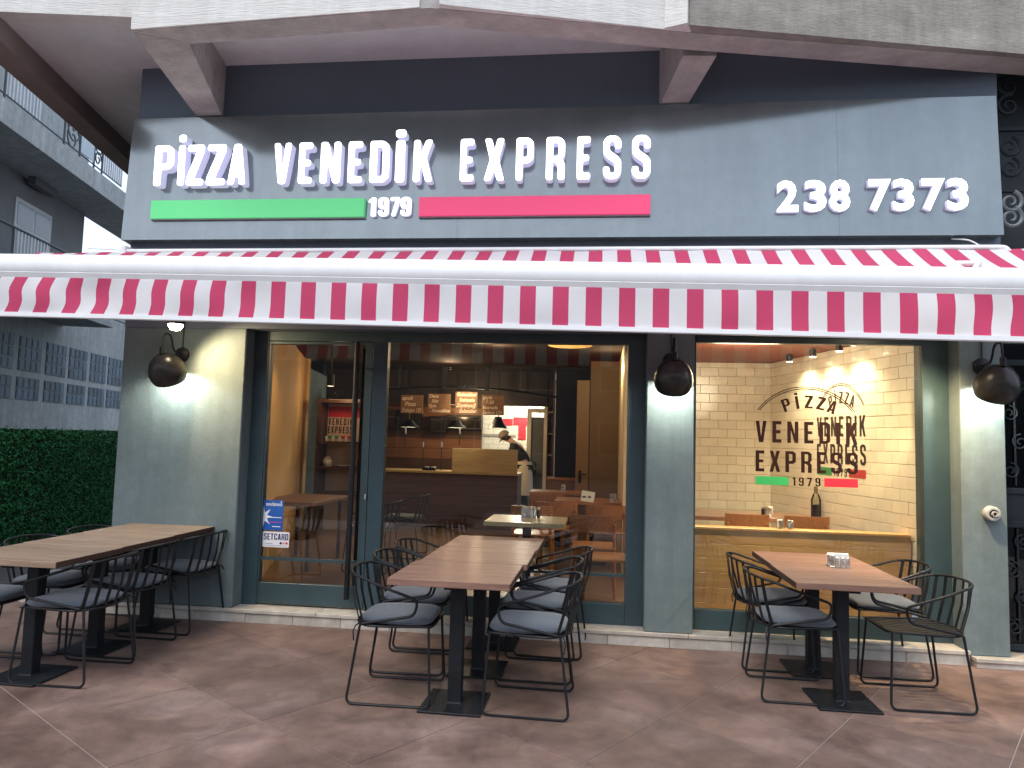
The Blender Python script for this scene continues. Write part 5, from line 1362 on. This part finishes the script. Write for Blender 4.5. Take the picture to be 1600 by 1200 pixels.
# unseen downlights added inside the window head to brighten the oak boards
for x in (1.05, 1.55, 2.05):
    o = thing('added_window_spot', {1.05: 'small added downlight out of sight above the oak partition, left one', 1.55: 'small added downlight out of sight above the oak partition, middle one', 2.05: 'small added downlight out of sight above the oak partition, right one'}[x], 'spotlight', (x, .300, 2.318))
    h = MB(); h.lathe([(0, 0), (.024, 0), (.026, .016), (0, .021)], 12); build(h, 'housing', BLACK, o, 50, local=True)
    h = MB(); h.lathe([(0, -.001), (.020, -.001), (.020, -.003), (0, -.003)], 12); build(h, 'lens', emit('spot_lens', (1, .80, .50), 25), o, local=True)
    spot_light('added_window_light', (x, .300, 2.310), (x, .66, .35), 66.0, (1, .78, .50), 75, .9, .02)
# table by the tiled wall with things on it
t = thing('dining_table', 'long brown table against the tiled wall behind the oak partition', 'table', (1.35, 1.9, ZF))
h = MB(); h.box(.62, 2.13, 1.60, 2.30, ZF + .68, ZF + .72, c=.003); build(h, 'tabletop', wood('rose_brown_wood', (.28, .13, .075), (.46, .25, .155), 0, .3, .05, coat=.3), t)
for x in (.70, 2.08): h = MB(); h.box(x - .03, x + .03, 1.62, 1.68, ZF, ZF + .679); build(h, 'leg', DARKW, t)
for x, lb in ((P(1168, 815, 1.2)[0], 'orange wooden chair behind the oak partition, left one'), (P(1262, 815, 1.2)[0], 'orange wooden chair behind the oak partition, right one')):
    o = place(WC, x, 1.40, PI / 2, lb, 'orange wooden chairs behind the oak partition', ZF); o.scale = (.9, .9, 1.07)
y = 1.95; x = P(1196, 800, y)[0]; napkin_set(x + .05, y, zt3, 'napkin holder with pale napkins on the table by the tiled wall', .06); shaker(x - .02, y, zt3, 'dark shaker on the table by the tiled wall, left one', .02, .08, BLACK); shaker(x + .005, y - .02, zt3, 'steel shaker on the table by the tiled wall', .02, .08)
y = 1.85; x = P(1275, 795, y)[0]; o = thing('oil_bottle', 'tall clear bottle half full of dark oil by the tiled wall', 'bottle', (x, y, zt3))
h = MB(); h.lathe([(0, 0), (.045, 0), (.047, .01), (.047, .17), (.030, .22), (.017, .24), (.017, .30), (.014, .30), (.014, .24), (.0, .235)], 18); build(h, 'bottle_glass', glass('clear_bottle', (.82, .80, .70)), o, 40, local=True)
h = MB(); h.lathe([(0, .004), (.042, .004), (.043, .125), (0, .125)], 16); build(h, 'oil', mat('dark_oil', (.05, .03, .012), .2), o, 40, local=True)
# ceiling spots over the side wall
for u, v, lb, tgt in ((1268, 556, 'ceiling spot lighting the tiled side wall, far one', .85), (1312, 544, 'ceiling spot lighting the tiled side wall, middle one', 1.3), (1392, 540, 'ceiling spot lighting the tiled side wall, near one', 1.75)):
    q = Vector(C0) + dv.normalized() * tgt; nrm = Vector((dv.y, -dv.x)).normalized()
    if nrm.x > 0: nrm = -nrm
    pos = q + nrm * .22
    o = thing('ceiling_spot', lb, 'spotlight', (pos.x, pos.y, 2.36), 'spots over the tiled wall')
    h = MB(); h.lathe([(0, 0), (.03, 0), (.032, .065), (.01, .079), (0, .079)], 14); build(h, 'housing', BLACK, o, 50, local=True)
    h = MB(); h.lathe([(0, -.002), (.026, -.002), (.026, -.004), (0, -.004)], 14); build(h, 'lens', emit('spot_lens', (1, .80, .50), 25), o, local=True)
    spot_light('tile_spot', (pos.x, pos.y, 2.35), (q.x, q.y, 1.75), 24.0, (1, .80, .52), 120, .8, .03)
point_light('tile_room_light', (1.30, 1.1, 2.20), 34.0, (1, .81, .55), .30)
# ================================================================== NEIGHBOUR BUILDING on the left (aligned to its own street line)
nd = Vector((-math.sin(math.radians(12.6)), math.cos(math.radians(12.6)), 0)); nn_ = Vector((nd.y, -nd.x, 0)); n0 = Vector((-9.96, 5.45, 0))
def NB(s, o, z): p = n0 + nd * s + nn_ * o; return (p.x, p.y, z)
def nbox(mb, s0, s1, o0, o1, z0, z1):
    mb.hexa([NB(s0, o0, z0), NB(s0, o1, z0), NB(s1, o1, z0), NB(s1, o0, z0)], [NB(s0, o0, z1), NB(s0, o1, z1), NB(s1, o1, z1), NB(s1, o0, z1)]); return mb
NBT = thing('neighbour_building', 'grey neighbouring apartment house with long balconies and a glass block wall', 'building', NB(0, 0, 0))
def npart(mb, name, m, parent=None, smooth=None): return build(mb, name, m, parent or NBT, smooth)
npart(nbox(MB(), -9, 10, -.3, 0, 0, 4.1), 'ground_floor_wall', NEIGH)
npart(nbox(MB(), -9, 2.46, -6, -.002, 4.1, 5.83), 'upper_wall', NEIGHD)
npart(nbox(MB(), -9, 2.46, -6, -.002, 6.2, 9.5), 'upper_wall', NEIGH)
npart(nbox(MB(), -9, 2.46, -6, .955, 5.835, 6.20), 'balcony_slab', NEIGH)
npart(nbox(MB(), 2.46, 7.2, -.05, .955, 5.836, 6.20), 'balcony_slab', NEIGH)
npart(nbox(MB(), -9, 1.9, .001, .955, 3.46, 3.55), 'balcony_slab', NEIGH)
npart(nbox(MB(), -9, 2.46, -.5, 1.0, 8.7, 9.0), 'balcony_slab', NEIGH)
npart(nbox(MB(), .2, .9, .10, .22, 5.70, 5.834), 'soffit_lamp', mat('grey_fitting', (.12, .12, .13), .5))
BLOCK = mat('glass_block', (.045, .080, .115), .5, col2=(.12, .18, .23), scale=22, detail=3, rnd=.3, bump=.6, bscale=30, spec=.25)
cache = None
for g0 in (-1.30, -.385, .503, 1.400, 2.260, 3.145, 3.990, 4.87):
    for z0, rows, rh in ((2.475, 3, .206), (1.965, 2, .200)):
        for r in range(rows):
            for c in range(4):
                s0 = g0 + c * .182
                if cache is None:
                    b_ = MB()
                    q = [nd * a + nn_ * o for a, o in ((.004, 0), (.004, .014), (.178, .014), (.178, 0))]
                    b_.hexa([(p.x, p.y, .004) for p in q], [(p.x, p.y, .196) for p in q])
                    b_.hexa([tuple(nd * a + nn_ * o + Vector((0, 0, z))) for a, o, z in ((.03, .0142, .03), (.03, .019, .03), (.152, .019, .03), (.152, .0142, .03))], [tuple(nd * a + nn_ * o + Vector((0, 0, z))) for a, o, z in ((.03, .0142, .17), (.03, .019, .17), (.152, .019, .17), (.152, .0142, .17))])
                    cache = b_.mesh('glass_block'); cache.materials.append(BLOCK)
                p = Vector(NB(s0, 0, z0 + r * rh)) - NBT.location
                link('glass_block', cache, None, NBT, p)
# window on the first floor
npart(nbox(MB(), .05, 1.22, -.02, .015, 4.15, 5.42), 'window', mat('window_frame_white', (.55, .58, .60), .5))
wnd = NBT.children[-1]
for s0, s1, z0, z1 in ((.12, .60, 4.95, 5.35), (.67, 1.15, 4.95, 5.35), (.12, .60, 4.20, 4.88), (.67, 1.15, 4.20, 4.88)):
    npart(nbox(MB(), s0, s1, .016, .020, z0, z1), 'pane', mat('dark_window_glass', (.05, .07, .085), .08, coat=.5), wnd)
# railings
RAILM = mat('rail_paint', (.07, .085, .095), .5); PANELM = mat('pale_rail_panel', (.45, .55, .60), .35)
def railing(s0, s1, z, off, groups, label):
    t = thing('balcony_railing', label, 'railing', NB((s0 + s1) / 2, off, z))
    a = MB()
    for zz, r in ((z + .92, .022), (z + .10, .014)): a.tube([NB(s0, off, zz), NB(s1, off, zz)], r, 6)
    build(a, 'hand_rail', RAILM, t)
    for k, (a0, a1, kind) in enumerate(groups):
        if kind == 'bars':
            n = int((a1 - a0) / .085)
            for j in range(n + 1):
                b_ = MB(); sj = a0 + j * (a1 - a0) / n; nbox(b_, sj - .017, sj + .017, off - .010, off + .010, z + .10, z + .92); build(b_, 'baluster', mat('white_baluster', (.62, .65, .68), .5), t)
        elif kind == 'panel':
            build(nbox(MB(), a0, a1, off - .008, off + .008, z + .14, z + .88), 'panel', PANELM, t)
        else:
            b_ = MB(); c = Vector(NB((a0 + a1) / 2, off, z + .5)); w_ = (a1 - a0) / 2
            for zz, sg in ((.22, 1), (-.02, -1), (-.24, 1)):
                pts = []
                for q in range(18): aa = q / 17 * 2.6 * PI * sg; rr = w_ * (1 - .8 * q / 17); pts.append(tuple(c + nd * (math.cos(aa) * rr) + Vector((0, 0, zz + math.sin(aa) * rr * 1.2))))
                b_.tube(pts, .014, 5)
            build(b_, 'scroll_panel', RAILM, t)
        b_ = MB(); b_.tube([NB(a0 - .02, off, z), NB(a0 - .02, off, z + .93)], .018, 6); build(b_, 'post', RAILM, t)
railing(-6, 1.92, 6.2, .90, [(-2.0, -1.1, 'bars'), (-.3, .2, 'scroll'), (.24, .72, 'panel'), (.77, 1.03, 'scroll'), (1.09, 1.90, 'bars')], 'upper balcony railing with pale panel, scrolls and white bars')
railing(2.5, 6.5, 6.2, .90, [(2.52, 3.44, 'bars'), (3.48, 3.76, 'scroll'), (3.80, 4.6, 'panel'), (4.7, 5.6, 'bars')], 'far upper balcony railing with bars against the white sky')
railing(-6, 2.5, 3.55, .90, [(-1.5, -.6, 'bars'), (.35, .62, 'scroll'), (.66, 1.3, 'panel'), (1.4, 2.4, 'bars')], 'lower balcony railing just above the awning')
# artificial hedge in front of the wall
hg = thing('artificial_hedge', 'dark green artificial leaf screen on the neighbouring wall', 'hedge', NB(0, 2.25, 0))
build(nbox(MB(), -6.5, 6.5, 2.20, 2.25, -.01, 1.465), 'backing', HEDGEB, hg)
rng = np.random.default_rng(3); nl = 40000
S_ = rng.uniform(-6.5, 5.6, nl); Z_ = rng.uniform(0.0, 1.475, nl); O_ = 2.25 + rng.random(nl) ** 2 * .05
Z_ += (Z_ > 1.44) * rng.normal(0, .012, nl)
A_ = rng.uniform(0, 2 * PI, nl); T_ = rng.uniform(.1, .9, nl); L_ = rng.uniform(.022, .040, nl); W_ = L_ * rng.uniform(.22, .35, nl)
d3 = np.array(nd); n3 = np.array(nn_); o3 = np.array(hg.location)
base = np.array(n0) + S_[:, None] * d3 + O_[:, None] * n3; base[:, 2] = Z_
base -= o3
ax = (np.cos(A_)[:, None] * d3 + np.sin(A_)[:, None] * np.array([0, 0, 1.])) * np.cos(T_)[:, None] + np.sin(T_)[:, None] * n3
sd_ = np.cross(ax, n3 + rng.normal(0, .35, (nl, 3))); sd_ /= np.linalg.norm(sd_, axis=1)[:, None]
vv = np.stack([base, base + ax * (L_ * .5)[:, None] + sd_ * W_[:, None], base + ax * L_[:, None], base + ax * (L_ * .5)[:, None] - sd_ * W_[:, None]], 1).reshape(-1, 3)
me = bpy.data.meshes.new('leaves'); me.from_pydata(vv.tolist(), [], np.arange(nl * 4).reshape(-1, 4).tolist()); me.update()
link('leaves', me, HEDGE, hg, kind='stuff')

# ================================================================== ACROSS THE STREET (behind the photographer; seen only as reflections and in the light)
OB = thing('opposite_building', 'two storey pale building across the street behind the photographer', 'building', (0, -26, 0))
h = MB(); h.box(-26, 22, -34, -26, 0, 6.0); build(h, 'wall', mat('opposite_render', (.12, .12, .12), .85, var=.1, scale=1), OB)
for i in range(13):
    for z in (.9, 3.7):
        h = MB(); x = -24.5 + i * 3.5; h.box(x, x + 1.6, -26.0, -25.96, z, z + 1.5); wo = build(h, 'window', mat('opposite_frame', (.35, .35, .34), .5), OB)
        h = MB(); h.box(x + .08, x + 1.52, -25.958, -25.95, z + .08, z + 1.42); build(h, 'pane', mat('opposite_glass', (.04, .05, .06), .1), wo)
